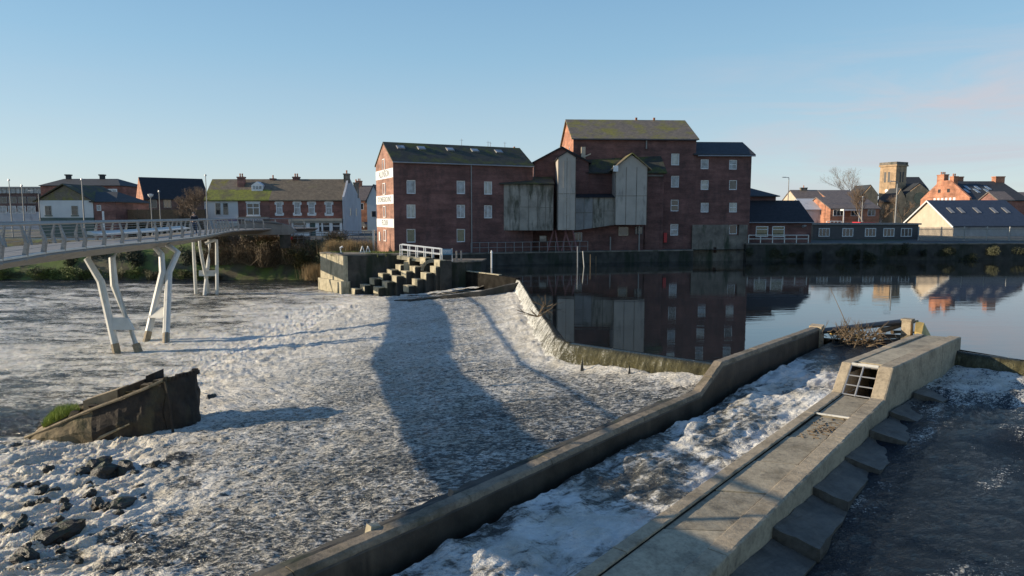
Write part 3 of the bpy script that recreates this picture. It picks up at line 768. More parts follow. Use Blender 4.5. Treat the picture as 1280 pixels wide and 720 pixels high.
rocks = [r_ for r_ in rocks if not (r_[1]-r_[3] < 585-(r_[0])*.05 and 30 < r_[0] < 240 and r_[1] < 578)]
words = ['mossy', 'black', 'dark', 'wet grey', 'brownish', 'low flat', 'rounded', 'angular', 'half-drowned', 'small dark']
for i, (px, py, w, h) in enumerate(rocks):
    x, y, z = U(px, py+h*.5, -2.12)
    sc = y/F
    o = bpy.data.objects.new('rock', RM[i % 5]); COL.objects.link(o)
    o.location = (x, y+w*sc*.4, z-h*sc*.05); o.scale = (w*sc*1.05, w*sc*.8, h*sc*1.2); o.rotation_euler = (random.uniform(-.25, .25), random.uniform(-.25, .25), random.uniform(0, 6))
    if i == 0: o.data = RM[3]; o.rotation_euler = (0.1, -.25, .45); o.scale = (w*sc*1.1, w*sc*.55, h*sc*.95)
    where = 'large mossy rock leaning in the white foam, the biggest of the boulders' if i == 0 else None
    setp(o, where or 'dark wet boulder among the foaming rocks below the wreck', 'rock', 'wet boulders at the foot of the weir')
# ============================================================ WRECK
def wreck():
    c = U(150, 548, -2.2)
    t = empty('wrecked_barge', (c[0], c[1], -2.2), 0, 'rusting half-sunk barge hull tilted up out of the foam with grass on its low end', 'wreck')
    def L(p): return (p[0]-c[0], p[1]-c[1], p[2])
    # gunwale (near), keel line (near), gunwale (far)
    st = [  # px,py of near gunwale, Y ; px,py of the bottom, Y ; far gunwale px,py,Y
        ((33, 547), 22.5, (38, 552), 22.4, (40, 540), 23.6),
        ((60, 536), 22.4, (62, 557), 22.2, (62, 524), 24.2),
        ((85, 525), 22.4, (92, 562), 22.1, (80, 514), 24.6),
        ((115, 512), 22.4, (122, 566), 22.1, (108, 505), 24.8),
        ((150, 499), 22.5, (155, 566), 22.2, (143, 494), 24.9),
        ((180, 487), 22.6, (185, 562), 22.4, (176, 482), 25.0),
        ((205, 476), 22.8, (212, 556), 22.7, (205, 470), 25.0)]
    near = [Vector(V(*g, y)) for g, y, *_ in st]; bot = [Vector(V(*s[2], s[3])) for s in st]; far = [Vector(V(*s[4], s[1]+1.15)) for s in st]
    # bulge the side: mid row out toward the viewer
    mid = [n.lerp(b, .45)+Vector((-.02, -.22 if 0 < i else 0, 0)) for i, (n, b) in enumerate(zip(near, bot))]
    low = [n.lerp(b, .8)+Vector((0, -.12, 0)) for n, b in zip(near, bot)]
    bot = [b+Vector((0, .1, -.35)) for b in bot]
    fb = [f+Vector((0, .1, -1.4-.1*i)) for i, f in enumerate(far)]
    rings = [near, mid, low, bot, fb, far]
    n = len(st); vs = [L(p) for r in rings for p in r]; fs = []
    for k in range(len(rings)-1):
        for i in range(n-1): fs.append((k*n+i, k*n+i+1, (k+1)*n+i+1, (k+1)*n+i))
    fs.append(tuple(k*n for k in range(len(rings)))); fs.append(tuple(k*n+n-1 for k in range(len(rings)))[::-1])
    nb = 4
    def part(i0, i1, nm, mt, lab=None):
        mm = MB(); q = [L(p) for r in rings for p in r[i0:i1+1]]; w_ = i1-i0+1; ff = []
        for k in range(len(rings)-1):
            for i in range(w_-1): ff.append((k*w_+i, k*w_+i+1, (k+1)*w_+i+1, (k+1)*w_+i))
        ff.append(tuple(k*w_ for k in range(len(rings)))); ff.append(tuple(k*w_+w_-1 for k in range(len(rings)))[::-1])
        return mm.add(q, ff).build(nm, mt, t, lab)
    HP = []
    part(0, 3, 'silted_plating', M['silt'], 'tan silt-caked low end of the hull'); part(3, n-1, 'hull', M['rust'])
    # raised broken stern: curved plates
    top = [V(204, 476, 22.75), V(219, 472, 23.0), V(232, 467, 23.3), V(244, 464, 23.7), V(247, 466, 24.1), V(240, 465, 24.4)]
    btm = [V(210, 558, 22.55), V(225, 549, 22.75), V(238, 543, 23.0), V(250, 534, 23.5), V(252, 528, 24.1), V(245, 524, 24.4)]
    top = [Vector(p)+Vector((0, 0, random.uniform(-.03, .03))) for p in top]; btm = [Vector(p) for p in btm]
    m = len(top); off = Vector((-.1, .12, 0))
    midl = [a.lerp(b, .5)+Vector((.03, -.08, 0)) for a, b in zip(top, btm)]
    vs = [L(p) for p in top+midl+btm]+[L(p+off) for p in top+midl+btm]
    fs = []
    for k in range(2):
        for i in range(m-1):
            a = k*m+i; fs += [(a, a+1, a+m+1, a+m), (3*m+a, 3*m+a+m, 3*m+a+m+1, 3*m+a+1)]
    for i in range(m-1): fs.append((i, 3*m+i, 3*m+i+1, i+1))
    fs += [(0, m, 4*m, 3*m), (m, 2*m, 5*m, 4*m), (m-1, 4*m-1, 5*m-1, 2*m-1), (2*m-1, 5*m-1, 6*m-1, 3*m-1)]
    MB().add(vs, fs).build('stern_plating', M['rust'], t)
    # jagged rim along the stern
    for i in range(m-1):
        a, b = top[i], top[i+1]
        for k in range(3):
            p = a.lerp(b, (k+.5)/3); h = random.uniform(.03, .10); MB().box(p.x-c[0]-.05, p.x-c[0]+.05, p.y-c[1]-.03, p.y-c[1]+.1, p.z-.05, p.z+h).build('rim_fragment', M['rust'], t)
    # rubbing strake & gunwale rail
    MB().path([L(p+Vector((0, -.05, .02))) for p in near], .055, 6).build('gunwale', M['wreck_deck'], t)
    MB().path([L(p) for p in [Vector(V(92, 561, 22.0)), Vector(V(125, 547, 22.1)), Vector(V(162, 530, 22.2))]], [.03, .06, .03], 6).build('strake', M['wreck_deck'], t)
    MB().path([L(Vector(V(206, 477, 22.68))), L(Vector(V(212, 500, 22.55))), L(Vector(V(217, 548, 22.45)))], .05, 6).build('rib', M['rust'], t)
    from mathutils import noise as mn
    for ch in list(t.children):
        if ch.name.split('.')[0] in ('silted_plating', 'hull', 'stern_plating'):
            bm = bmesh.new(); bm.from_mesh(ch.data)
            bmesh.ops.subdivide_edges(bm, edges=bm.edges, cuts=5, use_grid_fill=True)
            for v in bm.verts:
                q = v.co*1.7; d_ = Vector((mn.noise(q), mn.noise(q+Vector((9, 0, 0))), mn.noise(q+Vector((0, 9, 0)))))*.09
                q = v.co*6.; d_ += Vector((mn.noise(q), mn.noise(q+Vector((9, 0, 0))), mn.noise(q+Vector((0, 9, 0)))))*.035
                v.co += d_
            bm.to_mesh(ch.data); bm.free()
    rub = random.Random(4)
    for i in range(26):
        k = rub.uniform(.38, .97); kk = k*(n-1); ii = min(int(kk), n-2); p = near[ii].lerp(near[ii+1], kk-ii); q_ = far[ii].lerp(far[ii+1], kk-ii); p = p.lerp(q_, rub.uniform(.2, .8))
        r_ = rub.uniform(.06, .16); m_ = MB()
        vs_ = [(p.x-c[0]+sx*r_*rub.uniform(.6, 1.3), p.y-c[1]+sy*r_*rub.uniform(.6, 1.3), p.z+sz*r_*rub.uniform(.4, .8)) for sx, sy, sz in ((-1,-1,-1),(1,-1,-1),(1,1,-1),(-1,1,-1),(-1,-1,1),(1,-1,1),(1,1,1),(-1,1,1))]
        m_.hexa(vs_).build('rubble', M['silt'] if i % 3 else M['rust'], t)
    # deck between the gunwales, a little sunk
    vs = [L(p+Vector((0, .04, -.05))) for p in near]+[L(p+Vector((0, -.04, -.05))) for p in far]
    MB().add(vs, [(i, i+1, n+i+1, n+i) for i in range(n-1)]).build('deck', M['wreck_deck'], t)
    # coaming blocks on the far side
    def coam(a, b, z, w, mat, nm):
        A = near[0].lerp(near[-1], a)*.0; 
        A = far_at(a); B = far_at(b)
        MB().hexa([L(A+Vector((0, -w, -.2))), L(B+Vector((0, -w, -.2))), L(B+Vector((0, 0, -.2))), L(A+Vector((0, 0, -.2))),
                   L(A+Vector((0, -w, z))), L(B+Vector((0, -w, z))), L(B+Vector((0, 0, z))), L(A+Vector((0, 0, z)))]).build(nm, mat, t)
    def far_at(k):
        k = k*(n-1); i = min(int(k), n-2); return far[i].lerp(far[i+1], k-i)
    coam(.34, .60, .07, .35, M['rust'], 'coaming')
    coam(.56, .76, .20, .75, M['wreck_deck'], 'hatch_block')
    coam(.765, .93, .18, .7, M['rust'], 'hatch_block')
    coam(.935, 1.0, .27, .6, M['rust'], 'hatch_block')
    # grass on the low end
    g = MB(); rnd = random.Random(11)
    for i in range(2600):
        k = rnd.uniform(.12, .43); w = rnd.uniform(.35, 1.0)
        kk = k*(n-1); ii = min(int(kk), n-2); p = near[ii].lerp(near[ii+1], kk-ii).lerp(far_at(k), w)
        h = rnd.uniform(.16, .44)*(1-.5*abs(k-.27)/.16); a = rnd.uniform(0, 6.28); l = rnd.uniform(0, .14)
        q0 = Vector(L(p)); u = Vector((cos(a+1.57), sin(a+1.57), 0))*.012
        tip = q0+Vector((cos(a)*l, sin(a)*l, h))
        g.add([q0-u, q0+u, tip], [(0, 1, 2)])
    g.build('grass_tuft', M['grass'], t)
wreck()
# ============================================================ FOOTBRIDGE
CL = [(-2, -9), (-5.2, -2), (-8.2, 3.2), (-10.9, 7.4), (-13.6, 11.0), (-16.0, 14.4), (-17.6, 17.7), (-18.7, 20.6), (-19.8, 24), (-21.2, 28), (-22.2, 32.5), (-23.0, 37.2), (-23.6, 42.2), (-24.8, 48.9), (-26.7, 56), (-29.0, 63.5), (-30.9, 70.5), (-31.2, 77.5), (-29.4, 83), (-26.2, 87.5)]
CL = [(x+.22, y) for x, y in CL]
def smooth_line(P, n=8):
    out = []
    for i in range(len(P)-1):
        p0 = P[max(i-1, 0)]; p1 = P[i]; p2 = P[i+1]; p3 = P[min(i+2, len(P)-1)]
        for k in range(n):
            t_ = k/n
            out.append(tuple(.5*((2*p1[j])+(-p0[j]+p2[j])*t_+(2*p0[j]-5*p1[j]+4*p2[j]-p3[j])*t_*t_+(-p0[j]+3*p1[j]-3*p2[j]+p3[j])*t_**3) for j in range(2)))
    out.append(P[-1]); return out
SL = smooth_line(CL, 8)
ZD = 3.85
def bridge():
    t = empty('footbridge', (-23.3, 40, -2.2), 0, 'grey curving steel footbridge on pale splayed legs crossing the foaming river', 'footbridge')
    pts = shift([(x, y, ZD) for x, y in SL], t)
    W = 1.8
    MB().sweep(pts, [(-W, 0), (W, 0), (W+.02, -.07), (-W-.02, -.07)]).build('deck', M['deck'], t)
    MB().sweep(pts, [(-W-.05, -.075), (W+.05, -.075), (W+.1, -.16), (1.0, -.46), (.5, -.64), (-.5, -.64), (-1.0, -.46), (-W-.1, -.16)]).build('box_girder', M['deck_steel'], t)
    MB().sweep(pts, [(W-.05, .002), (W+.09, .002), (W+.09, -.07), (W-.05, -.0)][::1]).build('edge_trim', M['white_old'], t)
    # arc lengths
    s = [0]
    for a, b in zip(SL[:-1], SL[1:]): s.append(s[-1]+math.dist(a, b))
    def at_(d, off, z):
        d = max(0, min(s[-1]-.01, d)); i = next(k for k in range(len(s)-1) if s[k+1] >= d); k = (d-s[i])/(s[i+1]-s[i])
        a, b = SL[i], SL[i+1]; L = math.dist(a, b); nx, ny = (b[1]-a[1])/L, -(b[0]-a[0])/L
        return (a[0]+(b[0]-a[0])*k+nx*off-t.location[0], a[1]+(b[1]-a[1])*k+ny*off-t.location[1], ZD+z)
    N = int(s[-1]/2.35)
    for side in (1, -1):
        for i in range(N+1):
            d = 1+i*2.35+(.7 if side < 0 else 0)
            if d > s[-1]-.5: continue
            a = at_(d, side*(W-.02), -.2); b = at_(d, side*(W+.10), .45); c_ = at_(d, side*(W-.06), 1.12)
            m = MB()
            a2 = at_(d+.13, side*(W-.02), -.2)
            for (p, q_, w0, w1) in ((a, b, .11, .09), (b, c_, .09, .045)):
                m.tube(p, q_, w0, w1, 4)
            m.build('rail_post', M['rail'], t)
        dd = [k*.6 for k in range(int(s[-1]/.6)+1)]
        MB().path([at_(d, side*(W-.06), 1.14) for d in dd], .065, 6).build('top_rail', M['rail'], t)
        w = MB()
        for h in (.22, .38, .54, .70, .86, 1.0):
            w.path([at_(d, side*(W+.08-.12*max(0, h-.45)), h) for d in dd[::2]], .008, 4)
        w.build('rail_wires', M['rail'], t)
    # bench on the far side of the deck
    d0 = next(s[i] for i in range(len(s)) if SL[i][1] > 39); d1 = next(s[i] for i in range(len(s)) if SL[i][1] > 61)
    bp = [at_(d0+(d1-d0)*k/30, -.95, 0) for k in range(31)]
    MB().sweep(bp, [(-.5, .56), (-.44, .58), (-.02, .44), (.3, .40), (.3, .32), (-.1, .32), (-.5, .40)]).build('bench', M['white_old'], t)  # white material carries the sunlit brightness of the bench
    # trestles
    def leg(pts_, nm='leg', r=(.20, .21, .17)):
        MB().path([(p[0]-t.location[0], p[1]-t.location[1], p[2]) for p in pts_], list(r), 8).build(nm, M['white_old'], t)
    zb = ZD-.75
    feet = [U(149, 441, -2.2), U(179, 440, -2.2), U(178, 427, -2.2), U(205.5, 431, -2.2)]
    tops = [V(109, 324, 37.9), V(140, 323, 38.6), V(202, 318, 43.6), V(222.5, 315.5, 44.2)]
    bend = [V(126, 352, 37.8), V(143, 357, 38.3), V(203, 341, 43.0), V(211, 341, 43.2)]
    def under(p, k):
        cx_ = np.interp(p[1], [q[1] for q in CL[3:]], [q[0] for q in CL[3:]]); return (cx_+k, p[1]+(.35 if k > 0 else .1), ZD-.42)
    for f, b_, tp_, k_ in zip(feet, bend, tops, (-.5, .55, .55, 1.25)): leg([(f[0], f[1], -3), b_, tp_, under(tp_, k_)], r=(.20, .21, .18, .17)); fv = Vector((f[0], f[1], -3)); bv = Vector(b_); MB().tube(*[tuple(fv.lerp(bv, k)-Vector((t.location[0], t.location[1], 0))) for k in (.0, .27)], .212, .213, 8).build('stained_foot', M['stain'], t)
    def plate(a, b, c, d):
        o = [Vector((p[0]-t.location[0], p[1]-t.location[1], p[2])) for p in (a, b, c, d)]
        e = Vector((.0, .08, 0))
        MB().hexa([o[0]-e, o[1]-e, o[1]+e, o[0]+e, o[3]-e, o[2]-e, o[2]+e, o[3]+e]).build('brace_plate', M['white_old'], t)
    plate(V(142, 412, 37.3), V(168, 412, 37.5), V(160, 397, 37.6), V(139, 397, 37.5))
    plate(V(186, 397, 41.4), V(206, 397, 41.0), V(207, 384, 41.8), V(191, 384, 41.9))
    # second trestle
    feet = [V(245, 368, 66), V(254, 370, 64.3), V(263, 366, 66.6), V(271, 368, 65.2)]
    tops = [V(242, 311, 66), V(262, 311, 67.5), V(250, 311, 64.5), V(271, 311, 65.4)]
    feet = [(f[0], f[1], -3) for f in feet]
    for f, tp_ in ((feet[0], tops[0]), (feet[1], tops[1]), (feet[2], tops[2]), (feet[3], tops[3])):
        f, tp_ = Vector(f), Vector(tp_)
        tp2 = tp_+Vector((0, 0, .9))
        mid_ = f.lerp(tp_, .78)
        leg([f, mid_, tp_+Vector((0, 0, .3)), tp2], r=(.17, .17, .15, .15))
    plate(V(249, 345, 65.4), V(270, 345, 65.6), V(270, 338, 65.7), V(249, 338, 65.5))
    MB().tube((tops[2][0]+.3-t.location[0], 65-40, 2.7), (tops[3][0]-t.location[0], 65.2-40, 3.05), .16, .14, 6).build('strut', M['white_old'], t)
bridge()
# ============================================================ PEOPLE
def person(loc, rz, label, jacket, trousers, skin_c=(.45, .28, .2), group=None, walk=.0):
    t = empty('person', loc, rz, label, 'person', group)
    # body: one continuous skinned mesh
    J = dict(pelvis=(0, 0, .95), waist=(0, 0, 1.1), chest=(0, 0, 1.35), neck=(0, 0, 1.5), head=(0, .01, 1.62), crown=(0, .01, 1.72),
             lsh=(.18, 0, 1.42), lel=(.24, .05, 1.16), lwr=(.2, .22, 1.02), lha=(.18, .30, 1.0), rsh=(-.18, 0, 1.42), rel=(-.24, .05, 1.16), rwr=(-.2, .22, 1.02), rha=(-.18, .30, 1.0),
             lhip=(.1, 0, .9), lkn=(.11, .02+walk, .5), lan=(.11, walk*.6-.02, .08), lto=(.12, walk*.6+.14, .03), rhip=(-.1, 0, .9), rkn=(-.11, .02-walk*.2, .5), ran=(-.11, -.04-walk, .08), rto=(-.12, .12-walk, .03))
    R = dict(pelvis=.13, waist=.12, chest=.14, neck=.055, head=.09, crown=.075, lsh=.07, lel=.045, lwr=.032, lha=.035, rsh=.07, rel=.045, rwr=.032, rha=.035,
             lhip=.095, lkn=.065, lan=.045, lto=.035, rhip=.095, rkn=.065, ran=.045, rto=.035)
    Ed = [('pelvis', 'waist'), ('waist', 'chest'), ('chest', 'neck'), ('neck', 'head'), ('head', 'crown'), ('chest', 'lsh'), ('lsh', 'lel'), ('lel', 'lwr'), ('lwr', 'lha'), ('chest', 'rsh'), ('rsh', 'rel'), ('rel', 'rwr'), ('rwr', 'rha'),
          ('pelvis', 'lhip'), ('lhip', 'lkn'), ('lkn', 'lan'), ('lan', 'lto'), ('pelvis', 'rhip'), ('rhip', 'rkn'), ('rkn', 'ran'), ('ran', 'rto')]
    def skin(name, keys, edges, root, mat, grow=0.0):
        keys = list(keys); me = bpy.data.meshes.new(name)
        me.from_pydata([J[k] for k in keys], [(keys.index(a), keys.index(b)) for a, b in edges], [])
        o = bpy.data.objects.new(name, me); COL.objects.link(o)
        m = o.modifiers.new('s', 'SKIN'); m.use_smooth_shade = True
        for k, v in zip(keys, me.skin_vertices[0].data): v.radius = (R[k]+grow, R[k]*.8+grow if k in ('pelvis', 'waist', 'chest') else R[k]+grow); v.use_root = (k == root)
        o.modifiers.new('d', 'SUBSURF').render_levels = 1; o.modifiers['d'].levels = 1
        dg = bpy.context.evaluated_depsgraph_get(); dg.update()
        nm = bpy.data.meshes.new_from_object(o.evaluated_get(dg)); o.modifiers.clear(); o.data = nm
        nm.materials.clear(); nm.materials.append(mat); o.parent = t
        return o
    sk = plain('skin_tone', skin_c, .5, .05)
    skin('body', J.keys(), Ed, 'pelvis', sk)
    up = ['pelvis', 'waist', 'chest', 'lsh', 'lel', 'lwr', 'rsh', 'rel', 'rwr']
    skin('jacket', up, [e for e in Ed if e[0] in up and e[1] in up], 'pelvis', plain('jacket_cloth', jacket, .85, .15), .022)
    dn = ['pelvis', 'lhip', 'lkn', 'lan', 'rhip', 'rkn', 'ran']
    skin('trousers', dn, [e for e in Ed if e[0] in dn and e[1] in dn], 'pelvis', plain('trouser_cloth', trousers, .85, .15), .012)
    hm = MB(); hm.path([(0, -.015, 1.60), (0, -.02, 1.66), (0, -.015, 1.72), (0, -.01, 1.745)], [.092, .105, .085, .02], 10)
    hm.build('hair', M['black'], None, smooth=True).parent = t
    return t
x, y, _ = V(243.5, 290, 53.5)
person((x, y, ZD), radians(200), 'person in a dark jacket and blue jeans standing at the rail of the footbridge', (.02, .02, .028), (.05, .07, .11))
# ============================================================ BUILDING HELPERS
def chevron(B, x0, x1, y0, y1, ze, zr, mat, over=.3, th=.16, name='roof', xo=.2, yr=None, lab=None):
    ym = (y0+y1)/2 if yr is None else yr
    s0 = (zr-ze)/(ym-y0); s1 = (zr-ze)/(y1-ym)
    e = .006
    pts = [(y0-over, ze-over*s0+e), (ym, zr+e), (y1+over, ze-over*s1+e), (y1+over, ze-over*s1+th), (ym, zr+th*1.15), (y0-over, ze-over*s0+th)]
    r = MB().prism_x(pts, x0-xo, x1+xo).build(name, mat, B, lab)
    return r
def body_gx(B, x0, x1, y0, y1, zb, ze, zr, mat, name='wall', yr=None):
    ym = (y0+y1)/2 if yr is None else yr
    return MB().prism_x([(y0, zb), (y1, zb), (y1, ze), (ym, zr), (y0, ze)], x0, x1).build(name, mat, B)
def body_gy(B, x0, x1, y0, y1, zb, ze, zr, mat, name='wall'):
    xm = (x0+x1)/2
    return MB().prism_y([(x0, zb), (x1, zb), (x1, ze), (xm, zr), (x0, ze)], y0, y1).build(name, mat, B)
def chevron_y(B, x0, x1, y0, y1, ze, zr, mat, over=.3, th=.16, name='roof', yo=.2):
    xm = (x0+x1)/2; s = (zr-ze)/(xm-x0); e = .006
    pts = [(x0-over, ze-over*s+e), (xm, zr+e), (x1+over, ze-over*s+e), (x1+over, ze-over*s+th), (xm, zr+th*1.15), (x0-over, ze-over*s+th)]
    return MB().prism_y(pts, y0-yo, y1+yo).build(name, mat, B)
def hip(B, x0, x1, y0, y1, ze, zr, r0, r1, mat, over=.3, name='roof'):
    ym = (y0+y1)/2; x0 -= over; x1 += over; y0 -= over; y1 += over
    vs = [(x0, y0, ze), (x1, y0, ze), (x1, y1, ze), (x0, y1, ze), (x0, y0, ze+.12), (x1, y0, ze+.12), (x1, y1, ze+.12), (x0, y1, ze+.12), (r0, ym, zr), (r1, ym, zr)]
    fs = [(0, 3, 2, 1), (0, 1, 5, 4), (1, 2, 6, 5), (2, 3, 7, 6), (3, 0, 4, 7), (4, 5, 9, 8), (5, 6, 9), (6, 7, 8, 9), (7, 4, 8)]
    return MB().add(vs, fs).build(name, mat, B)
def win(B, xc, zc, w, h, y=0, face='f', mull=1, trans=0, frame='white', pane='pane', t=.07, d=.06, sill=None, name='window', head=None):
    """window on a face: 'f' front (y = const, outward -y), 'l' left (x = const, outward -x), 'r' right"""
    def bx(m, u0, u1, z0, z1, o0, o1):
        if face == 'f': m.box(u0, u1, y-o1, y-o0, z0, z1)
        elif face == 'l': m.box(y-o1, y-o0, u0, u1, z0, z1)
        else: m.box(y+o0, y+o1, u0, u1, z0, z1)
    x0, x1, z0, z1 = xc-w/2, xc+w/2, zc-h/2, zc+h/2
    m = MB()
    bx(m, x0, x0+t, z0, z1, -.02, d); bx(m, x1-t, x1, z0, z1, -.02, d)
    bx(m, x0+t, x1-t, z1-t, z1, -.02, d-.001); bx(m, x0+t, x1-t, z0, z0+t, -.02, d-.001)
    for i in range(mull):
        c = x0+(x1-x0)*(i+1)/(mull+1); bx(m, c-t*.35, c+t*.35, z0+t, z1-t, -.02, d-.01)
    if trans: 
        c = z0+h*trans; bx(m, x0+t, x1-t, c-t*.4, c+t*.4, -.02, d-.013)
    f = m.build(name, M[frame], B)
    p = MB(); bx(p, x0+t*.5, x1-t*.5, z0+t*.5, z1-t*.5, -.01, d*.35); p.build('pane', M[pane], f)
    if sill:
        s = MB(); bx(s, x0-.1, x1+.1, z0-.14, z0-.004, -.01, .1); s.build('sill', M[sill], f)
    if head:
        s = MB(); bx(s, x0-.12, x1+.12, z1+.004, z1+.24, -.01, .05); s.build('lintel', M[head], f)
    return f
def holes_wall(x0, x1, z0, z1, y, th, holes, m=None):
    """front slab with rectangular holes; faces only what shows (reveals included)"""
    m = m or MB()
    xs = sorted({x0, x1, *[h[0] for h in holes], *[h[1] for h in holes]}); zs = sorted({z0, z1, *[h[2] for h in holes], *[h[3] for h in holes]})
    inh = lambda a, c: any(h[0] < a < h[1] and h[2] < c < h[3] for h in holes)
    for i in range(len(xs)-1):
        for k in range(len(zs)-1):
            if not inh((xs[i]+xs[i+1])/2, (zs[k]+zs[k+1])/2):
                m.add([(xs[i], y, zs[k]), (xs[i+1], y, zs[k]), (xs[i+1], y, zs[k+1]), (xs[i], y, zs[k+1])], [(0, 1, 2, 3)])
    for a, b, c, d in holes:
        m.add([(a, y, c), (b, y, c), (b, y, d), (a, y, d), (a, y+th, c), (b, y+th, c), (b, y+th, d), (a, y+th, d)], [(0, 4, 5, 1), (1, 5, 6, 2), (2, 6, 7, 3), (3, 7, 4, 0)])
    return m
def chimney(B, x, y, z0, z1, w=.8, d=.6, pots=2, mat='brick_shop', pm='terracotta', parent=None):
    m = MB().box(x-w/2, x+w/2, y-d/2, y+d/2, z0, z1-.2); m.box(x-w/2-.07, x+w/2+.07, y-d/2-.07, y+d/2+.07, z1-.197, z1)
    c = m.build('chimney', M[mat], parent or B)
    for i in range(pots):
        px_ = x+(i-(pots-1)/2)*.34
        q = MB().path([(px_, y, z1-.02), (px_, y, z1+.3), (px_, y, z1+.36), (px_, y, z1+.5)], [.12, .10, .13, .11], 8)
        q.build('chimney_pot', M[pm], c)
    return c
def text_obj(s, size, mat, parent, loc, rot, name='lettering', ext=.012, sx=1.0):
    cu = bpy.data.curves.new(name, 'FONT'); cu.body = s; cu.size = size; cu.align_x = 'CENTER'; cu.align_y = 'CENTER'; cu.extrude = ext
    o = bpy.data.objects.new(name, cu); COL.objects.link(o)
    dg = bpy.context.evaluated_depsgraph_get(); dg.update()
    me = bpy.data.meshes.new_from_object(o.evaluated_get(dg)); bpy.data.objects.remove(o)
    me.materials.clear(); me.materials.append(mat)
    o = bpy.data.objects.new(name, me); COL.objects.link(o); o.parent = parent; o.location = loc; o.rotation_euler = rot; o.scale = (sx, 1, 1)
    return o
ZQ = 1.35      # quay level
ZT = 2.3       # town level
# ============================================================ MILL: left warehouse
def warehouse():
    xa, ya = V(492.5, 270, 71.)[0], 71.
    xb, yb = V(666, 270, 77.7)[0], 77.7
    a = math.atan2(yb-ya, xb-xa); L = math.hypot(xb-xa, yb-ya); D = 7.4
    f = Fac(xa, ya, a)
    t = empty('mill_warehouse', (xa, ya, ZQ), a, 'long four storey dark brick warehouse with painted white bands on its sunlit gable', 'mill building')
    ze = f.lz(492, 201.5); zr = f.lz(482+30, 180.5, -D/2)
    wins = []
    cols = [(514, (233.6, 264.2, 294.7)), (576.3, (234.2, 264.2, 294.4)), (610.3, (235, 264.7))]
    for px, ys_ in cols:
        for py in ys_:
            x_, z_ = f.hit(px, py); wins.append((x_, z_, .98, 1.42))
    holes = [(x-w/2, x+w/2, z-h/2, z+h/2) for x, z, w, h in wins]
    m = holes_wall(0, L, ZQ-1.0, ze, 0, .16, holes)
    m.prism_x([(.16, ZQ-1.0), (D, ZQ-1.0), (D, ze), (D/2, zr), (.16, ze)], .02, L)
    m.add([(0, 0, ZQ-1), (0, .2, ZQ-1), (0, .2, ze+.1), (0, 0, ze)], [(0, 1, 2, 3)])
    m.build('wall', M['brick_mill'], t)
    MB().prism_x([(.001, ZQ-1.0), (D, ZQ-1.0), (D, ze), (D/2, zr), (.001, ze)], -.012, .018).build('gable_wall', M['brick_gable_sunlit'], t, 'brick gable with sunlight put into a paler orange-brown colour')
    for i, (x, z, w, h) in enumerate(wins):
        win(t, x, z, w, h, y=.13, d=.05, mull=0 if i in (0, 2, 3, 5) else 1, trans=0, pane=('pane_green' if i in (2, 5) else ('pane_blind' if i in (1, 6) else 'pane')), t=.09, sill='stone')
    r = chevron(t, 0, L, 0, D, ze, zr, M['slate_moss'], over=.22, th=.14, xo=.1)
    for px in (502, 528, 564, 595, 625):
        x_, _ = f.hit(px, 186, -D*.3); z_ = ze+(zr-ze)*.72
        yy = D/2*.72; sl = math.atan2(zr-ze, D/2)
        mm = MB(); hw, hl = .42, .38
        c, s_ = cos(sl), sin(sl)
        P = lambda u, v, w_: (x_+u, yy+v*c-w_*s_, z_+v*s_+w_*c)
        mm.hexa([P(-hw, -hl, .1), P(hw, -hl, .1), P(hw, hl, .1), P(-hw, hl, .1), P(-hw, -hl, .26), P(hw, -hl, .26), P(hw, hl, .22), P(-hw, hl, .22)])
        sk = mm.build('skylight', M['metal'], r)
        mm = MB(); hw, hl = .33, .3; mm.hexa([P(-hw, -hl, .2), P(hw, -hl, .2), P(hw, hl, .2), P(-hw, hl, .2), P(-hw, -hl, .275), P(hw, -hl, .275), P(hw, hl, .235), P(-hw, hl, .235)])
        mm.build('pane', M['pane'], sk)
    # gutter, downpipe
    MB().tube((-.1, -.24, ze-.1), (L, -.24, ze-.1), .07, n=6).build('gutter', M['metal'], t)
    xp = f.lx(589); MB().tube((xp, -.12, ZQ), (xp, -.12, ze-.12), .07, n=6).build('downpipe', M['rail'], t)
    # painted bands on the gable (x = 0 plane, outward -x), words read from -x side
    for z0_, z1_, word, sz in ((f.lz(492, 221.5), f.lz(492, 209.5), 'ALLINSON', .98), (f.lz(492, 254.5), f.lz(492, 243), 'STONEGROUND', .78), (f.lz(492, 284.7), f.lz(492, 273.5), 'FLOUR', .85)):
        MB().box(-.035, -.013, .0, D, z0_, z1_).build('painted_band', M['white'], t)
        text_obj(word, sz, M['text'], t, (-.042, D/2, (z0_+z1_)/2-ZQ), (pi/2, 0, -pi/2), 'lettering', .004)
    for py in (203, 234.5, 264.5, 295.5):
        z_ = f.lz(492, py)
        fr = MB().box(-.10, -.013, D/2-.56, D/2-.42, z_-.62, z_+.62); fr.box(-.10, -.013, D/2+.38, D/2+.46, z_-.62, z_+.62); fr.box(-.10, -.013, D/2-.42, D/2+.38, z_+.54, z_+.619); fr.box(-.10, -.013, D/2-.42, D/2+.38, z_-.619, z_-.54)  # white bars paint in the sunlit reveals of the narrow openings
        o = fr.build('loading_door', M['white'], t); MB().box(-.04, -.013, D/2-.41, D/2+.37, z_-.53, z_+.53).build('door_leaf', M['brick_gable_sunlit'], o)
    # aerials on the ridge
    for px, h in ((577, .9), (610, .8), (613, .7), (631, .8)):
        x_, _ = f.hit(px, 180, -D/2); MB().tube((x_, D/2, zr), (x_, D/2, zr+h), .035, .02, 5).tube((x_-.2, D/2, zr+h*.8), (x_+.2, D/2, zr+h*.8), .015, n=4).build('aerial', M['metal'], t)
    chimney(t, L-.5, D/2+.2, zr-1.4, zr-.2, .5, .5, 1, 'brick_mill')
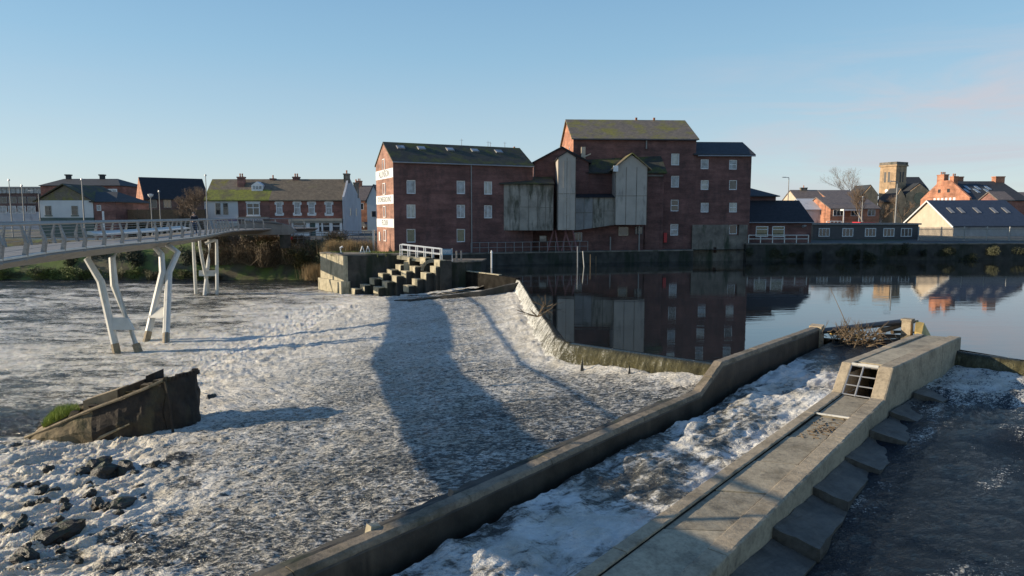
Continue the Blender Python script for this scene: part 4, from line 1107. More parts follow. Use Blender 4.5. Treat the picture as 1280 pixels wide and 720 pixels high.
    # small alarm box and notice on the gable
    MB().box(-.1, -.013, D-1.6, D-1.15, ZQ+1.2, ZQ+2.2).build('notice_board', M['white'], t)
warehouse()
# ============================================================ MILL: tall block
def tallblock():
    ang = radians(3.2); y0 = 81.6
    x0 = V(716, 270, y0)[0]; f = Fac(x0, y0, ang)
    t = empty('mill_tall_block', (x0, y0, ZQ-1.4), ang, 'tallest brick mill block with a mossy tiled roof and a column of white windows', 'mill building')
    L = f.lx(868); D = 11
    ze = f.lz(868, 174); zr = f.lz(780, 151.5, -D/2)
    ws = [(844.2, 199.2), (844, 227), (843.5, 256.8), (843, 287.2)]
    wl = [(*f.hit(px, py), .98, 1.38) for px, py in ws]
    holes = [(x-w/2, x+w/2, z-h/2, z+h/2) for x, z, w, h in wl]
    m = holes_wall(0, L-.002, -.3, ze, 0, .16, holes); m.prism_x([(.16, -.3), (D, -.3), (D, ze), (D/2, zr), (.16, ze)], .02, L-.002)
    m.add([(0, 0, -.3), (0, .2, -.3), (0, .2, ze+.1), (0, 0, ze)], [(0, 1, 2, 3)])
    m.build('wall', M['brick_mill'], t)
    MB().prism_x([(.001, 3), (D, 3), (D, ze), (D/2, zr), (.001, ze)], -.012, .018).build('gable_wall', M['brick_orange'], t, 'brick gable with sunlight put into its orange colour')  # orange colour carries the sunlight on this side of the mill brick
    for i, (x, z, w, h) in enumerate(wl): win(t, x, z, w, h, y=.13, d=.05, mull=0, trans=.5 if i > 1 else 0, pane=('pane_blind', 'pane', 'pane_dark', 'pane')[i], t=.09, sill='stone')
    r = chevron(t, 0, L, 0, D, ze, zr, M['slate_mossy2'], over=.3, th=.15, xo=.25)
    for px in (793, 815): x_ = f.lx(px, -D/2); MB().box(x_-.12, x_+.12, D/2-.1, D/2+.1, zr+.1, zr+.45).build('vent', M['terracotta'], r)
    chimney(t, L-.2, D*.62, zr-3.4, zr-1.2, .6, .8, 0, 'brick_dark')
    MB().tube((-.1, -.36, ze-.12), (L, -.36, ze-.12), .08, n=6).build('gutter', M['metal_dark'], t)
    xp = f.lx(806); MB().tube((xp, -.1, f.lz(806, 186)), (xp, -.1, ze-.1), .09, n=6).build('downpipe', M['rail'], t)
    MB().box(f.lx(830), f.lx(834), -.12, -.002, f.lz(832, 303), f.lz(832, 291)).build('hose_cabinet', M['red_paint'], t)
    # right block
    x1 = L; x2 = f.lx(937); Db = 8
    t2 = empty('mill_corner_block', (x0+cos(ang)*L, y0+sin(ang)*L, -.6), ang, 'brick mill block with a hipped slate roof over a grey stone base', 'mill building')
    ze2 = f.lz(900, 194.5); zr2 = f.lz(900, 177.5, -Db/2); L2 = x2-x1
    W2 = []
    for col in ((881, (205.2, 231.2, 259.4)), (916.5, (205.8, 231.2, 259.4, 286.8))):
        for py in col[1]:
            a_, b_ = f.hit(col[0], py); W2.append((a_-x1, b_, .98, 1.15))
    holes = [(x-w/2, x+w/2, z-h/2, z+h/2) for x, z, w, h in W2]
    m = holes_wall(.003, L2, -.5, ze2, 0, .16, holes); m.box(.02, L2, .16, Db, -.5, ze2)
    m.add([(L2, 0, -.5), (L2, .2, -.5), (L2, .2, ze2), (L2, 0, ze2)], [(0, 1, 2, 3)])
    m.build('wall', M['brick_mill'], t2)
    for i, (x, z, w, h) in enumerate(W2): win(t2, x, z, w, h, y=.13, d=.05, mull=0, trans=.5 if i % 2 else 0, pane=('pane', 'pane_blind', 'pane', 'pane', 'pane_dark', 'pane_blind', 'pane_dark')[i], t=.09, sill='stone')
    hip(t2, 0, L2, 0, Db, ze2, zr2, f.lx(868)-x1+.3, f.lx(925, -Db/2)-x1, M['slate'], over=.35)
    # stone base with holes
    zs1 = f.lz(870, 281); zs2 = -.5; xs0 = f.lx(865)-x1; xs1 = f.lx(934)-x1
    wx, wz = W2[-1][0], W2[-1][1]
    m = MB(); m = holes_wall(xs0, xs1, zs2, zs1, -.28, .277, [(wx-.62, wx+.62, wz-.7, zs1-.001), (f.lx(892)-x1, f.lx(896)-x1, f.lz(892, 316), f.lz(892, 309))], m)
    m.add([(xs0, -.28, zs2), (xs0, -.003, zs2), (xs0, -.003, zs1), (xs0, -.28, zs1)], [(0, 1, 2, 3)])
    m.add([(xs1, -.28, zs2), (xs1, -.003, zs2), (xs1, -.003, zs1), (xs1, -.28, zs1)], [(0, 1, 2, 3)])
    m.add([(xs0, -.28, zs1), (xs0, -.003, zs1), (xs1, -.003, zs1), (xs1, -.28, zs1)], [(0, 1, 2, 3)])
    m.build('stone_base', M['stone'], t2)
    MB().tube((.1, -.42, ze2-.06), (L2+.3, -.42, ze2-.06), .07, n=6).build('gutter', M['metal'], t2)
    # dark extension roof to the right, behind
    t3 = empty('mill_annexe', (V(938, 270, 90)[0], 90, ZQ), 0, 'low dark-roofed brick annexe just right of the mill corner, behind the river hall', 'building')
    xr_ = V(969, 270, 90)[0]-V(938, 270, 90)[0]
    za = V(950, 246, 90)[2]; zb = V(950, 233, 94)[2]
    MB().box(-3, xr_, 0, 8, 0, za).build('wall', M['brick_mill'], t3)
    hip(t3, -3, xr_, 0, 8, za, zb, -3, .4, M['slate'], over=.4)
tallblock()
# ============================================================ MILL: middle with clad hoists
def middle():
    Y0 = 79.0
    X = lambda px, Y=Y0: V(px, 270, Y)[0]
    Z = lambda px, py, Y=Y0: V(px, py, Y)[2]
    t = empty('mill_middle_range', (0, Y0, 0), 0, 'jumbled middle range of the mill with pale clad hoist towers hung over the water', 'mill building')
    ly = lambda Y: Y-Y0
    # gable-fronted brick bay
    gx0, gx1 = X(668, 80), X(735, 80); gze = Z(670, 203, 80); gzr = Z(702, 185, 80)
    body_gy(t, gx0, gx1, ly(80), ly(89), ZQ-1, gze, gzr, M['brick_mill'])
    chevron_y(t, gx0, gx1, ly(80), ly(89), gze, gzr, M['slate_dark'], over=.3, th=.16, yo=.3)
    # slate roofed bay
    bx0, bx1 = gx1+.003, X(829, 80.3); bze = Z(780, 217, 80.3); bzr = Z(780, 187, 84.0)
    m = MB().box(bx0, bx1, ly(80.3), ly(81.3), ZQ-1, bze).build('wall', M['brick_mill'], t)
    hip(t, bx0, bx1, ly(80.3), ly(86), bze, bzr, bx0-.3, X(819, 84), M['slate_moss'], over=.3, name='roof')
    # brick pier right of the big hoist
    # ground storey in front
    gy = 79.2
    MB().box(X(626, 79), X(805, 79.2), ly(gy), ly(79.74), ZQ-1, Z(700, 280, gy)).build('ground_storey', M['brick_mill'], t)
    # right brick pier (px 810-829, y 215-305)
    MB().box(X(805, 79)+.3, X(827, 79), ly(80.0), ly(80.29), ZQ-.2, Z(815, 220, 79)).build('pier', M['brick_mill'], t)
    MB().box(X(806, 79)-.05, X(829, 79)+.1, ly(79.85), ly(80.28), Z(815, 220, 79)+.003, Z(815, 218, 79)+.02).build('pier_coping', M['stone'], t)
    for px, py, w, h, fr in ((748, 289, .0, 0, 0), (779.5, 289, 1.1, 1.0, 'cream'), (799, 288, .9, .9, 'metal_dark'), (650.5, 299.5, .8, .75, 'stone'), (679, 298, .9, .7, 'stone'), (723, 296, .9, 1.0, 'metal')):
        if w: win(t, X(px, gy), Z(px, py, gy), w, h, y=ly(gy), frame=fr, pane='pane_dark' if fr != 'stone' else 'pane', mull=1 if fr == 'metal' else 0)
    # box A : pale/mossy cladding
    def cladbox(px0, px1, pyt, pyb, Yf, mat, nm, pyb2=None, depth=None, lab=None, strip=None):
        x0, x1 = X(px0, Yf), X(px1, Yf); zt = Z(px0, pyt, Yf); zb = Z(px0, pyb, Yf); zb2 = Z(px1, pyb2, Yf) if pyb2 else zb
        yb = ly(depth or 80.0)
        m = MB().hexa([(x0, ly(Yf), zb), (x1, ly(Yf), zb2), (x1, yb, zb2), (x0, yb, zb), (x0, ly(Yf), zt), (x1, ly(Yf), zt), (x1, yb, zt), (x0, yb, zt)])
        o = m.build(nm, M[mat], t, lab)
        # vertical battens
        b = MB(); n = max(2, int((x1-x0)/.9))
        for i in range(n+1):
            xx = x0+(x1-x0)*i/n
            zz = zb+(zb2-zb)*i/n
            b.box(xx-.022, xx+.022, ly(Yf)-.03, ly(Yf)-.001, zz, zt)
        b.box(x0, x1, ly(Yf)-.025, ly(Yf)-.002, zb2+(zt-zb2)*.5, zb2+(zt-zb2)*.5+.05)
        b.build('batten', M['stone'], o)
        return x0, x1, zt, zb
    x0, x1, zt, zb = cladbox(626, 672, 230, 288, 76.2, 'clad_moss', 'clad_store', lab='grey green-streaked cladding')
    cladbox(672.1, 691.5, 231, 288, 76.25, 'clad_moss', 'clad_store')
    xx0, xx1 = X(625, 76.2)-.1, X(692, 76.2)+.05
    MB().hexa([(xx0, ly(75.9), zt-.05), (xx1, ly(75.9), zt-.05), (xx1, ly(79.9), zt-.05), (xx0, ly(79.9), zt-.05), (xx0, ly(75.9), zt+.08), (xx1, ly(75.9), zt+.08), (xx1, ly(79.9), zt+1.0), (xx0, ly(79.9), zt+1.0)]).build('store_roof', M['slate_moss'], t)
    cladbox(719.2, 741, 247, 288, 78.0, 'clad_blue', 'clad_store', 285); cladbox(741.3, 768.5, 247, 285, 78.05, 'clad_moss', 'clad_store', 281)
    xx0, xx1 = X(719, 78), X(769, 78); zz = Z(719, 247, 78)
    MB().hexa([(xx0, ly(77.8), zz), (xx1, ly(77.8), zz), (xx1, ly(80.2), zz), (xx0, ly(80.2), zz), (xx0, ly(77.8), zz+.06), (xx1, ly(77.8), zz+.06), (xx1, ly(80.2), zz+.5), (xx0, ly(80.2), zz+.5)]).build('store_roof', M['slate_dark'], t)
    # hoist tower 1
    x0, x1, zt, zb = cladbox(697.5, 719, 197, 287.5, 75.2, 'clad', 'hoist_tower', depth=80.05)
    za = Z(708, 190, 75.2)
    body_gy(t, x0, x1, ly(75.2), ly(80), zt+.001, zt+.01, za, M['clad'], 'hoist_gable')
    chevron_y(t, x0, x1, ly(75.2), ly(81.5), zt+.01, za, M['slate_dark'], over=.15, th=.1, name='hoist_roof', yo=.15)
    for py in (224, 260, 277):
        win(t, (x0+x1)/2, Z(708, py, 75.2), .75, 1.5 if py != 224 else 4.0, y=ly(75.2), frame='clad', pane='clad', mull=0, t=.06, name='hatch')
    # hoist tower 2
    x0, x1, zt, zb = cladbox(769, 808, 209, 281, 77.4, 'clad', 'hoist_tower', depth=80.35)
    za = Z(790, 192.5, 77.4)
    body_gy(t, x0, x1, ly(77.4), ly(80.3), zt+.001, zt+.01, za-.1, M['clad'], 'hoist_gable')
    chevron_y(t, x0, x1, ly(77.4), ly(82.5), zt+.01, za, M['slate_mossy2'], over=.45, th=.12, name='hoist_roof', yo=.35)
    MB().box(x0-.35, x0+.2, ly(77.0), ly(77.12), zt-.5, zt+.15).build('bargeboard_end', M['white'], t)
    for py, w in ((225, 3.2), (262, 3.2)):
        pass
    for px, py0, py1 in ((763.5, 296, 313), (799.5, 282, 313)):
        MB().tube((X(px, 78.6), ly(78.6), Z(px, py1, 78.6)), (X(px, 78.6), ly(78.6), Z(px, py0, 78.6)), .07, n=6).build('downpipe', M['rail'], t)
    # short chimney stub with cowl between the roofs
    MB().box(X(725.5, 81), X(730.5, 81), ly(80.6), ly(81.1), Z(728, 199, 81), Z(728, 184, 81)).build('flue', M['cream'], t)
    MB().hexa([(X(728, 81), ly(80.5), Z(728, 197.5, 81)), (X(737, 81), ly(80.5), Z(728, 193.5, 81)), (X(737, 81), ly(80.9), Z(728, 193.5, 81)), (X(728, 81), ly(80.9), Z(728, 197.5, 81)),
               (X(728, 81), ly(80.5), Z(728, 196, 81)), (X(737, 81), ly(80.5), Z(728, 192, 81)), (X(737, 81), ly(80.9), Z(728, 192, 81)), (X(728, 81), ly(80.9), Z(728, 196, 81))]).build('flue_arm', M['cream'], t)
    # raking steel struts under the hoist
    for px0, px1 in ((692, 684), (694, 699), (706, 716), (708, 702), (716, 722)):
        MB().tube((X(px0, 77.6), ly(77.6), Z(px0, 288, 77.6)), (X(px1, 77.3), ly(77.3), Z(px1, 316, 77.3)), .10, n=6).build('steel_strut', M['pink'], t)
    # pigeons' row / vents on the bay ridge
    for px in (700, 706, 712): MB().tube((X(px, 80), ly(81), gzr-.6), (X(px, 80), ly(81), gzr+.25), .04, n=5).build('aerial', M['metal'], t)
middle()
# ============================================================ QUAY, BANKS, GROUND
def quay_line_wall(pts, ztop, zbot, th, mat, name, label, cat, coping=True):
    o = empty(name, (pts[0][0], pts[0][1], zbot), 0, label, cat)
    P = []
    for a, b in zip(pts[:-1], pts[1:]): P += along((*a, ztop), (*b, ztop), 1.0)
    P.append((*pts[-1], ztop)); P = [(p[0]-pts[0][0], p[1]-pts[0][1], p[2]) for p in P]
    MB().sweep(P, [(0, 0), (0, zbot-ztop), (-th, zbot-ztop), (-th, 0)], .012, 8).build('wall_body', M[mat], o)
    if coping: MB().sweep([(p[0], p[1], p[2]+.003) for p in P], [(.06, 0), (-th-.02, 0), (-th-.02, .14), (.06, .14)], .006, 9).build('coping', M['stone'] if mat != 'stone_pale' else M['stone_pale'], o)
    return o
Q1 = [(-7.0, 70.6), (-4.6, 73.0), (-1.8, 74.2), (4, 75.9), (8, 77.1), (15, 79.0), (21.4, 80.6)]
quay_line_wall(Q1, ZQ-.14, -2.6, .8, 'stone_dark', 'mill_quay_wall', 'dark stone quay wall below the mill, dropping into the still pool', 'quay wall')
Q2 = [(28.0, 81.6), (40, 81.9), (62, 82.4), (125, 84.4)]
quay_line_wall(Q2, 1.9, -2.6, .8, 'stone_dark', 'right_bank_wall', 'dark overgrown retaining wall along the right side of the pool', 'quay wall')
# land: quay sheet + town sheet
mb = MB()
mb.add([(x, y, ZQ-.02) for x, y in [(-19.6, 70.2), (-16.5, 66.8), (-9.2, 67.5), (-7.3, 70.8), (-4.8, 73.4), (-1.9, 74.6), (4, 76.3), (8, 77.5), (15, 79.4), (28, 82.2), (28, 96), (-21, 96), (-21, 82)]], [tuple(range(13))])
mb.build('quay_ground', M['ground'], kind='structure')
def land():
    xs = np.concatenate([np.linspace(-900, -90, 12), np.linspace(-80, 20, 60), np.linspace(30, 130, 24), np.linspace(180, 1200, 10)])
    ys = np.concatenate([np.linspace(79.8, 100, 22), np.linspace(104, 300, 20), np.array([400, 600, 1000, 2500])])
    X, Y = np.meshgrid(xs, ys)
    left = sst(-17, -22, X)
    rise = sst(80, 85, Y)
    Z = np.where(X < -19.5, -2.5+rise*(ZT+2.5), np.where(X < 28, ZQ-.25+sst(88, 100, Y)*(ZT-ZQ+.2), 1.95+sst(86, 100, Y)*.4))
    Z = np.where((X >= -19.5) & (X < 28) & (Y < 84), -2.6, Z)
    Z = np.where((X >= 27) & (Y < 83.4+ (X-62).clip(0, 60)*.03), -2.6, Z)
    Z = np.where(Y > 110, ZT+.0*X+ (fbm(X*.01, Y*.01, 3)-.5)*.6, Z)
    Z = Z+np.where((X < -19.5) & (Y < 86) & (Y > 80), (fbm(X*.4, Y*.6, 4, 5)-.5)*1.0, 0)
    o = sheet('ground', X, Y, Z, X*0, M['ground'])
    o.data.materials.append(M['bank'])
    c = ((X < -18) & (Y < 87))[:-1, :-1].ravel().astype(np.int32)
    o.data.polygons.foreach_set('material_index', c)
land()
# landing stage wall of the lock island: sunlit corner painted pale, shaded long face painted dark
c0 = U(430, 367, -2.2)
t = empty('lock_island_wall', (c0[0], c0[1], -2.6), 0, 'big stone river wall with a sunlit pale corner and a long shaded face left of the mill', 'river wall')
zt = 1.45
pA = (-19.7, 70.0); pC = (c0[0], c0[1]); pR = (-9.0, 67.4)
def L2(p): return (p[0]-c0[0], p[1]-c0[1])
body = [L2(pA), L2(pC), L2((-14.4, 66.1)), L2(pR), L2((-9.0, 69.5)), L2((-18.5, 73))]
body = body[::-1]
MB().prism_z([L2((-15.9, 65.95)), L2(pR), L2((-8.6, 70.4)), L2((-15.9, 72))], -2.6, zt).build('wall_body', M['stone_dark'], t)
MB().prism_z([L2((pA[0], pA[1])), L2(pC), L2((-15.905, 65.93)), L2((-15.905, 72)), L2((-19.2, 72.5))], -2.6, zt+.003).build('corner_block', M['stone_pale'], t, 'masonry corner with sunlight put into its pale colour')
MB().prism_z([L2((-19.95, 69.9)), L2((-16.45, 65.6)), L2((-15.7, 65.55)), L2((-15.7, 67)), L2((-19.2, 71))], -2.6, -1.0).build('corner_plinth', M['stone_pale'], t)
MB().prism_z([L2((-16.4, 66.0)), L2((-9.0, 67.36)), L2((-8.8, 68.1)), L2((-19.2, 71.0)), L2((-19.75, 70.0))], zt+.006, zt+.16).build('coping', M['stone'], t)
# stepped walls (three flights) descending to the river
rows = [
    [(509, 326), (498, 335), (487, 341), (476, 346), (465, 352), (453, 360), (441, 365)],
    [(529, 326), (516, 337), (505, 343), (493, 349), (481, 356), (470, 363)],
    [(547, 329), (542, 337), (530, 345), (519, 353), (508, 361)]]
labs = ['back flight of blocky stone steps against the shaded river wall', 'middle flight of blocky stone steps running down to the foam', 'front flight of blocky stone steps nearest the weir crest']
fy = [64.9, 63.7, 62.2]
for fl, (row, lab, Y) in enumerate(zip(rows, labs, fy)):
    X0 = V(row[0][0], 330, Y)[0]
    t = empty('stepped_wall', (X0, Y, -2.6), 0, lab, 'stone steps', 'flights of stone steps below the mill')
    for i, (px, py) in enumerate(row):
        x0, _, z0 = V(px+3.2, py-4.0, Y)
        x1 = V(row[i-1][0]+3.2 if i else px+14, py, Y)[0]
        an = radians(38); u = Vector((-sin(an), cos(an)))*1.0; v = Vector((cos(an), sin(an))); A = Vector((x0-X0, 0))
        Ln = (x1-x0)/cos(an)+.25
        def quad(o0, l0, l1, w0, w1):
            q = [A+v*l0+u*w0, A+v*l1+u*w0, A+v*l1+u*w1, A+v*l0+u*w1]; return [(p.x, p.y) for p in q]
        MB().prism_z(quad(0, 0, Ln, 0, 1), -2.6, z0-.10).build('step_block', M['stone_dark'], t)
        MB().prism_z(quad(0, -.03, .55, -.03, 1.03), z0-.097, z0).build('step_cap', M['stone_pale'], t)
        MB().prism_z(quad(0, -.05, -.004, 0.02, .98), max(-2.6, z0-.62), z0-.10).build('sunlit_face', M['stone_pale'], t)  # pale slab: sunlight on each step's left face put into the colour
# little bridge deck with white railing
def railing(p0, p1, n, h, r, mat, name, label, cat='railing', rails=(1., .5), group=None, z2=None):
    p0 = Vector(p0); p1 = Vector(p1)
    t = empty(name, p0, 0, label, cat, group)
    d = p1-p0
    for i in range(n+1):
        q = d*(i/n); MB().tube((q.x, q.y, p0.z+q.z-.1), (q.x, q.y, p0.z+q.z+h), r, n=6).build('post', M[mat], t)
    for k in rails:
        MB().tube((0, 0, p0.z+h*k), (d.x, d.y, p0.z+d.z+h*k), r*.85, n=6).build('rail', M[mat], t)
    return t
a = V(501, 319, 66.0); b = V(551, 325, 64.6)
t = empty('lock_footbridge', (a[0], a[1], a[2]-.6), 0, 'short stone-topped bridge deck carrying white railings above the stone steps', 'small bridge')
MB().hexa([(-.3, -.5, a[2]-.35), (b[0]-a[0], b[1]-a[1]-.5, b[2]-.35), (b[0]-a[0], b[1]-a[1]+.9, b[2]-.35), (-.3, .9, a[2]-.35), (-.3, -.5, a[2]), (b[0]-a[0], b[1]-a[1]-.5, b[2]), (b[0]-a[0], b[1]-a[1]+.9, b[2]), (-.3, .9, a[2])]).build('deck', M['stone_pale'], t)
for px, w in ((510, .7), (530, .7), (549.5, .8)):
    q = V(px, 330, 65.6-(px-501)/50*1.2); MB().box(q[0]-a[0]-w/2, q[0]-a[0]+w/2, q[1]-a[1]-.4, q[1]-a[1]+.6, -2.4, V(px, 322+(px-501)*.05, q[1])[2]-.36).build('pier', M['stone_pale'], t)
railing((a[0], a[1]-.4, a[2]), (b[0], b[1]-.4, b[2]), 5, 1.05, .05, 'white', 'railing', 'white sunlit railing on the small bridge above the stone steps', rails=(1., .52))
railing((a[0], a[1]+.8, a[2]), (b[0], b[1]+.8, b[2]), 5, 1.05, .05, 'white', 'railing', 'far white railing of the small bridge, behind the sunlit one', rails=(1., .52))
# curved culvert ring beside the steps
c = V(540, 326, 64.0)
mb = MB(); seg = 12
for i in range(seg):
    a0, a1 = pi*i/seg, pi*(i+1)/seg
    P = lambda an, r, y_: (c[0]+cos(an)*r, y_, c[2]-.9+sin(an)*r)
    mb.hexa([P(a0, .75, c[1]-.3), P(a1, .75, c[1]-.3), P(a1, .75, c[1]+.3), P(a0, .75, c[1]+.3), P(a0, 1.05, c[1]-.3), P(a1, 1.05, c[1]-.3), P(a1, 1.05, c[1]+.3), P(a0, 1.05, c[1]+.3)])
mb.build('culvert_arch', M['concrete_deck'], label='pale curved concrete arch tucked beside the sluice pier', cat='arch')
# sluice pier + sign board
c = V(553, 327, 64.6); c2 = V(604, 327, 66.0)
t = empty('sluice_pier', (c[0], c[1], -2.6), 0, 'square grey sluice pier at the left end of the pool below the mill', 'pier')
zt_ = V(570, 326, 64.6)[2]
MB().prism_z([(0, -1.2), (c2[0]-c[0]-1.6, -.9), (c2[0]-c[0]-.2, .6), (c2[0]-c[0]+.2, 3.4), (0, 3.4)], -2.6, zt_-.12).build('pier_body', M['stone_dark'], t)
MB().prism_z([(-.06, -1.26), (c2[0]-c[0]-1.5, -.96), (c2[0]-c[0]-.1, .55), (c2[0]-c[0]+.25, 3.4), (-.06, 3.4)], zt_-.117, zt_).build('pier_cap', M['stone'], t)
s = V(559, 325, 63.6)
t = empty('notice_sign', (s[0], s[1], zt_), 0, 'dark notice board with a pale blue upper panel on the sluice pier', 'sign')
MB().box(-.42, .42, -.03, .03, zt_+.15, zt_+1.0).build('lower_board', M['black'], t)
MB().box(-.44, .44, -.035, .03, zt_+.62, zt_+1.18).build('upper_board', M['blue_sign'], t)
for k, zz in enumerate((1.05, .93, .8)):
    mb = MB(); x = -.36
    rr = random.Random(k)
    while x < .33:
        w = rr.uniform(.05, .13); mb.box(x, min(.36, x+w), -.045, -.037, zt_+zz-.03, zt_+zz+.03); x += w+.03
    mb.build('lettering', M['text_white'], t)
for sx in (-.46, .46): MB().tube((sx, 0, zt_), (sx, 0, zt_+1.22), .035, n=6).build('post', M['white'], t)
for i, px in enumerate((570, 576)):
    q = V(px, 325, 64.2); railing((q[0], q[1], zt_), (q[0]+.02, q[1]+.9, zt_), 1, .95, .04, 'rail', 'sluice_rail', ['short grey sluice rail next to the notice sign', 'short grey sluice rail at the right edge of the pier'][i])
# quay railing in front of the mill
qa = V(585, 313.5, 75.6); qb = V(668, 316, 77.5)
railing((-4.4, 73.35, ZQ), (8.6, 77.5, ZQ), 14, 1.1, .035, 'rail', 'quay_railing', 'thin grey railing along the quay in front of the mill', rails=(1., .5))
# depth gauge post + pile stakes by the quay
for px, py0, py1, Y, r, mt, lab in ((614.5, 316, 335, 70, .09, 'white', 'white gauge post standing in the pool below the warehouse'),
                                    (722, 308, 342, 70.5, .06, 'metal', 'tall thin post in the water before the raking struts'), (731, 314, 335, 71, .05, 'white_old', 'pale leaning stake beside the tall thin post'), (738, 318, 338, 71.2, .04, 'wood', 'short weathered stake in the pool'), (745, 320, 336, 71.5, .04, 'wood', 'rightmost short stake of the row in the pool')):
    b_ = V(px, py1, Y); tp = V(px-(2.5 if px == 731 else 0), py0, Y)
    m = MB().tube((b_[0], Y, -1), (tp[0], Y, tp[2]), r, r, 6)
    if px == 614.5: m.tube((b_[0], Y, tp[2]), (b_[0], Y, tp[2]+.25), r*1.6, r*.5, 6)
    m.build('mooring_post', M[mt], label=lab, cat='post')
# concrete sill and low curved wall at the far end of the weir
sill = poly([(-7.0, 66.0, .12), (-4.6, 64.2, .12), (.35, 57.6, .06)], .5)
MB().sweep(sill, [(-.45, 0), (.0, 0), (.0, -2.6), (-.45, -2.6)], .02, 12).build('weir_sill', M['matt_black'], label='low grey concrete sill closing the far corner of the pool', cat='sill')
cw = [U(652, 352, -.12), U(630, 357, -.4), U(600, 363.5, -.75), U(560, 369, -1.15), U(515, 374, -1.55), U(495, 375, -1.8)]
MB().sweep(poly([tuple(p) for p in cw], .4), [(-.25, 0), (.2, 0), (.2, -2), (-.25, -2)], .04, 13).build('training_wall', M['stone_dark'], label='low dark curving wall dividing the far edge of the weir apron', cat='wall')
MB().sweep(poly([(-6.8, 65.9, .13), (-4.7, 64.3, .13), (-1.2, 59.8, .1)], .5), [(-.40, 0), (-.05, 0), (-.05, .07), (-.40, .07)], .01, 12).build('sill_coping', M['stone_pale'], bpy.data.objects['weir_sill'])
# white water pouring behind the low wall
def chute():
    P = [np.array(U(646, 347, -.3)), np.array(U(630, 353, -.7)), np.array(U(600, 359, -1.1)), np.array(U(550, 366, -1.5)), np.array(U(500, 371, -1.8))]
    n = 60; k = np.linspace(0, len(P)-1, n); C = np.stack([np.interp(k, range(len(P)), [p[i] for p in P]) for i in range(3)], 1)
    w = np.linspace(0, 1, 20)
    X = C[:, 0][:, None]-.2*w; Y = C[:, 1][:, None]+1.5*w; Z = C[:, 2][:, None]+0*w+(fbm(X*2, Y*2, 3, 3)-.5)*.3
    sheet('chute_water', X, Y, Z, X*0+.85, M['foam_apron'])
chute()
# ============================================================ LEAFY / TWIGGY THINGS
def brush_mesh(seed, n, mat, leaf=.09, twigs=120, sx=1, sy=1, sz=1):
    rnd = random.Random(seed); m = MB()
    lumps = [(Vector((rnd.uniform(-.6, .6), rnd.uniform(-.5, .5), rnd.uniform(.2, .8))), rnd.uniform(.22, .45)) for _ in range(9)]
    for i in range(twigs):
        a = rnd.uniform(0, 6.28); el = rnd.uniform(.4, 1.5); L = rnd.uniform(.5, 1.1)
        d = Vector((cos(a)*cos(el), sin(a)*cos(el), sin(el))); p = Vector((rnd.uniform(-.5, .5), rnd.uniform(-.4, .4), 0))
        m.tube(p, p+d*L, .012, .003, 3, False)
    for i in range(n):
        c, r = rnd.choice(lumps); v = Vector((rnd.gauss(0, 1), rnd.gauss(0, 1), rnd.gauss(0, 1))).normalized()*r*rnd.uniform(.4, 1.08)+c
        if v.z < 0: v.z = rnd.uniform(0, .2)
        u = Vector((rnd.gauss(0, 1), rnd.gauss(0, 1), rnd.gauss(0, 1))).normalized(); w = u.orthogonal().normalized()
        s_ = leaf*rnd.uniform(.5, 1.3)
        m.add([v-u*s_, v+w*s_*.4, v+u*s_, v-w*s_*.4], [(0, 1, 2, 3)])
    me = bpy.data.meshes.new('foliage'); me.from_pydata(m.v, [], m.f); me.materials.append(mat); return me
BM = {'brown': [brush_mesh(i, 1500, M['leaf_brown'], .05, 260) for i in range(3)], 'olive': [brush_mesh(10+i, 1700, M['leaf_olive'], .06, 80) for i in range(2)],
      'green': [brush_mesh(20, 1700, M['leaf_green'], .06, 40)], 'ivy': [brush_mesh(30+i, 2200, M['ivy'], .06, 30) for i in range(2)]}
def reed_mesh(seed, n, mat, h=1.0, w=.012):
    rnd = random.Random(seed); m = MB()
    for i in range(n):
        p = Vector((rnd.gauss(0, .4), rnd.gauss(0, .3), 0)); a = rnd.uniform(0, 6.28); l = rnd.uniform(0, .25)
        tip = p+Vector((cos(a)*l, sin(a)*l, h*rnd.uniform(.6, 1.1))); u = Vector((cos(a+1.6), sin(a+1.6), 0))*w
        m.add([p-u, p+u, tip], [(0, 1, 2)])
    me = bpy.data.meshes.new('reeds'); me.from_pydata(m.v, [], m.f); me.materials.append(mat); return me
RE = [reed_mesh(i, 500, M['reed']) for i in range(2)]; GR = reed_mesh(9, 500, M['leaf_green'], .8, .02)
def put(me, name, loc, sc, rz, label, cat, group):
    o = bpy.data.objects.new(name, me); COL.objects.link(o); o.location = loc; o.scale = sc; o.rotation_euler = (0, 0, rz)
    return setp(o, label, cat, group)
rr = random.Random(21)
G1 = 'bare brown bushes on the left river bank'
for i in range(34):
    px = 268+i*5.2+rr.uniform(-2, 2); Y = rr.uniform(81.6, 85.5)
    x = V(px, 300, Y)[0]; z = np.interp(Y, [80, 85], [-2.0, 2.0])
    k = rr.choice(['brown', 'brown', 'brown', 'olive'])
    s_ = rr.uniform(1.7, 2.7)
    if x > -20.4: continue
    put(rr.choice(BM[k]), 'bush', (x, Y, z-.4), (s_, s_*.9, s_*rr.uniform(.8, 1.15)), rr.uniform(0, 6), 'leafless brown bush in the tangled growth below the promenade' if k == 'brown' else 'olive leafed bush mixed into the bare brush below the promenade', 'bush', G1 if k == 'brown' else 'olive bushes on the left river bank')
for i in range(22):
    px = -20+i*14+rr.uniform(-4, 4); Y = rr.uniform(80.6, 82.0); x = V(px, 340, Y)[0]
    put(BM['green' if i % 3 else 'olive'][0], 'bush', (x, Y, -2.2), (rr.uniform(1.6, 2.8), 1.2, rr.uniform(.8, 1.5)), rr.uniform(0, 6), 'low green scrub at the far waterline beneath the footbridge', 'bush', 'low green scrub along the far waterline')
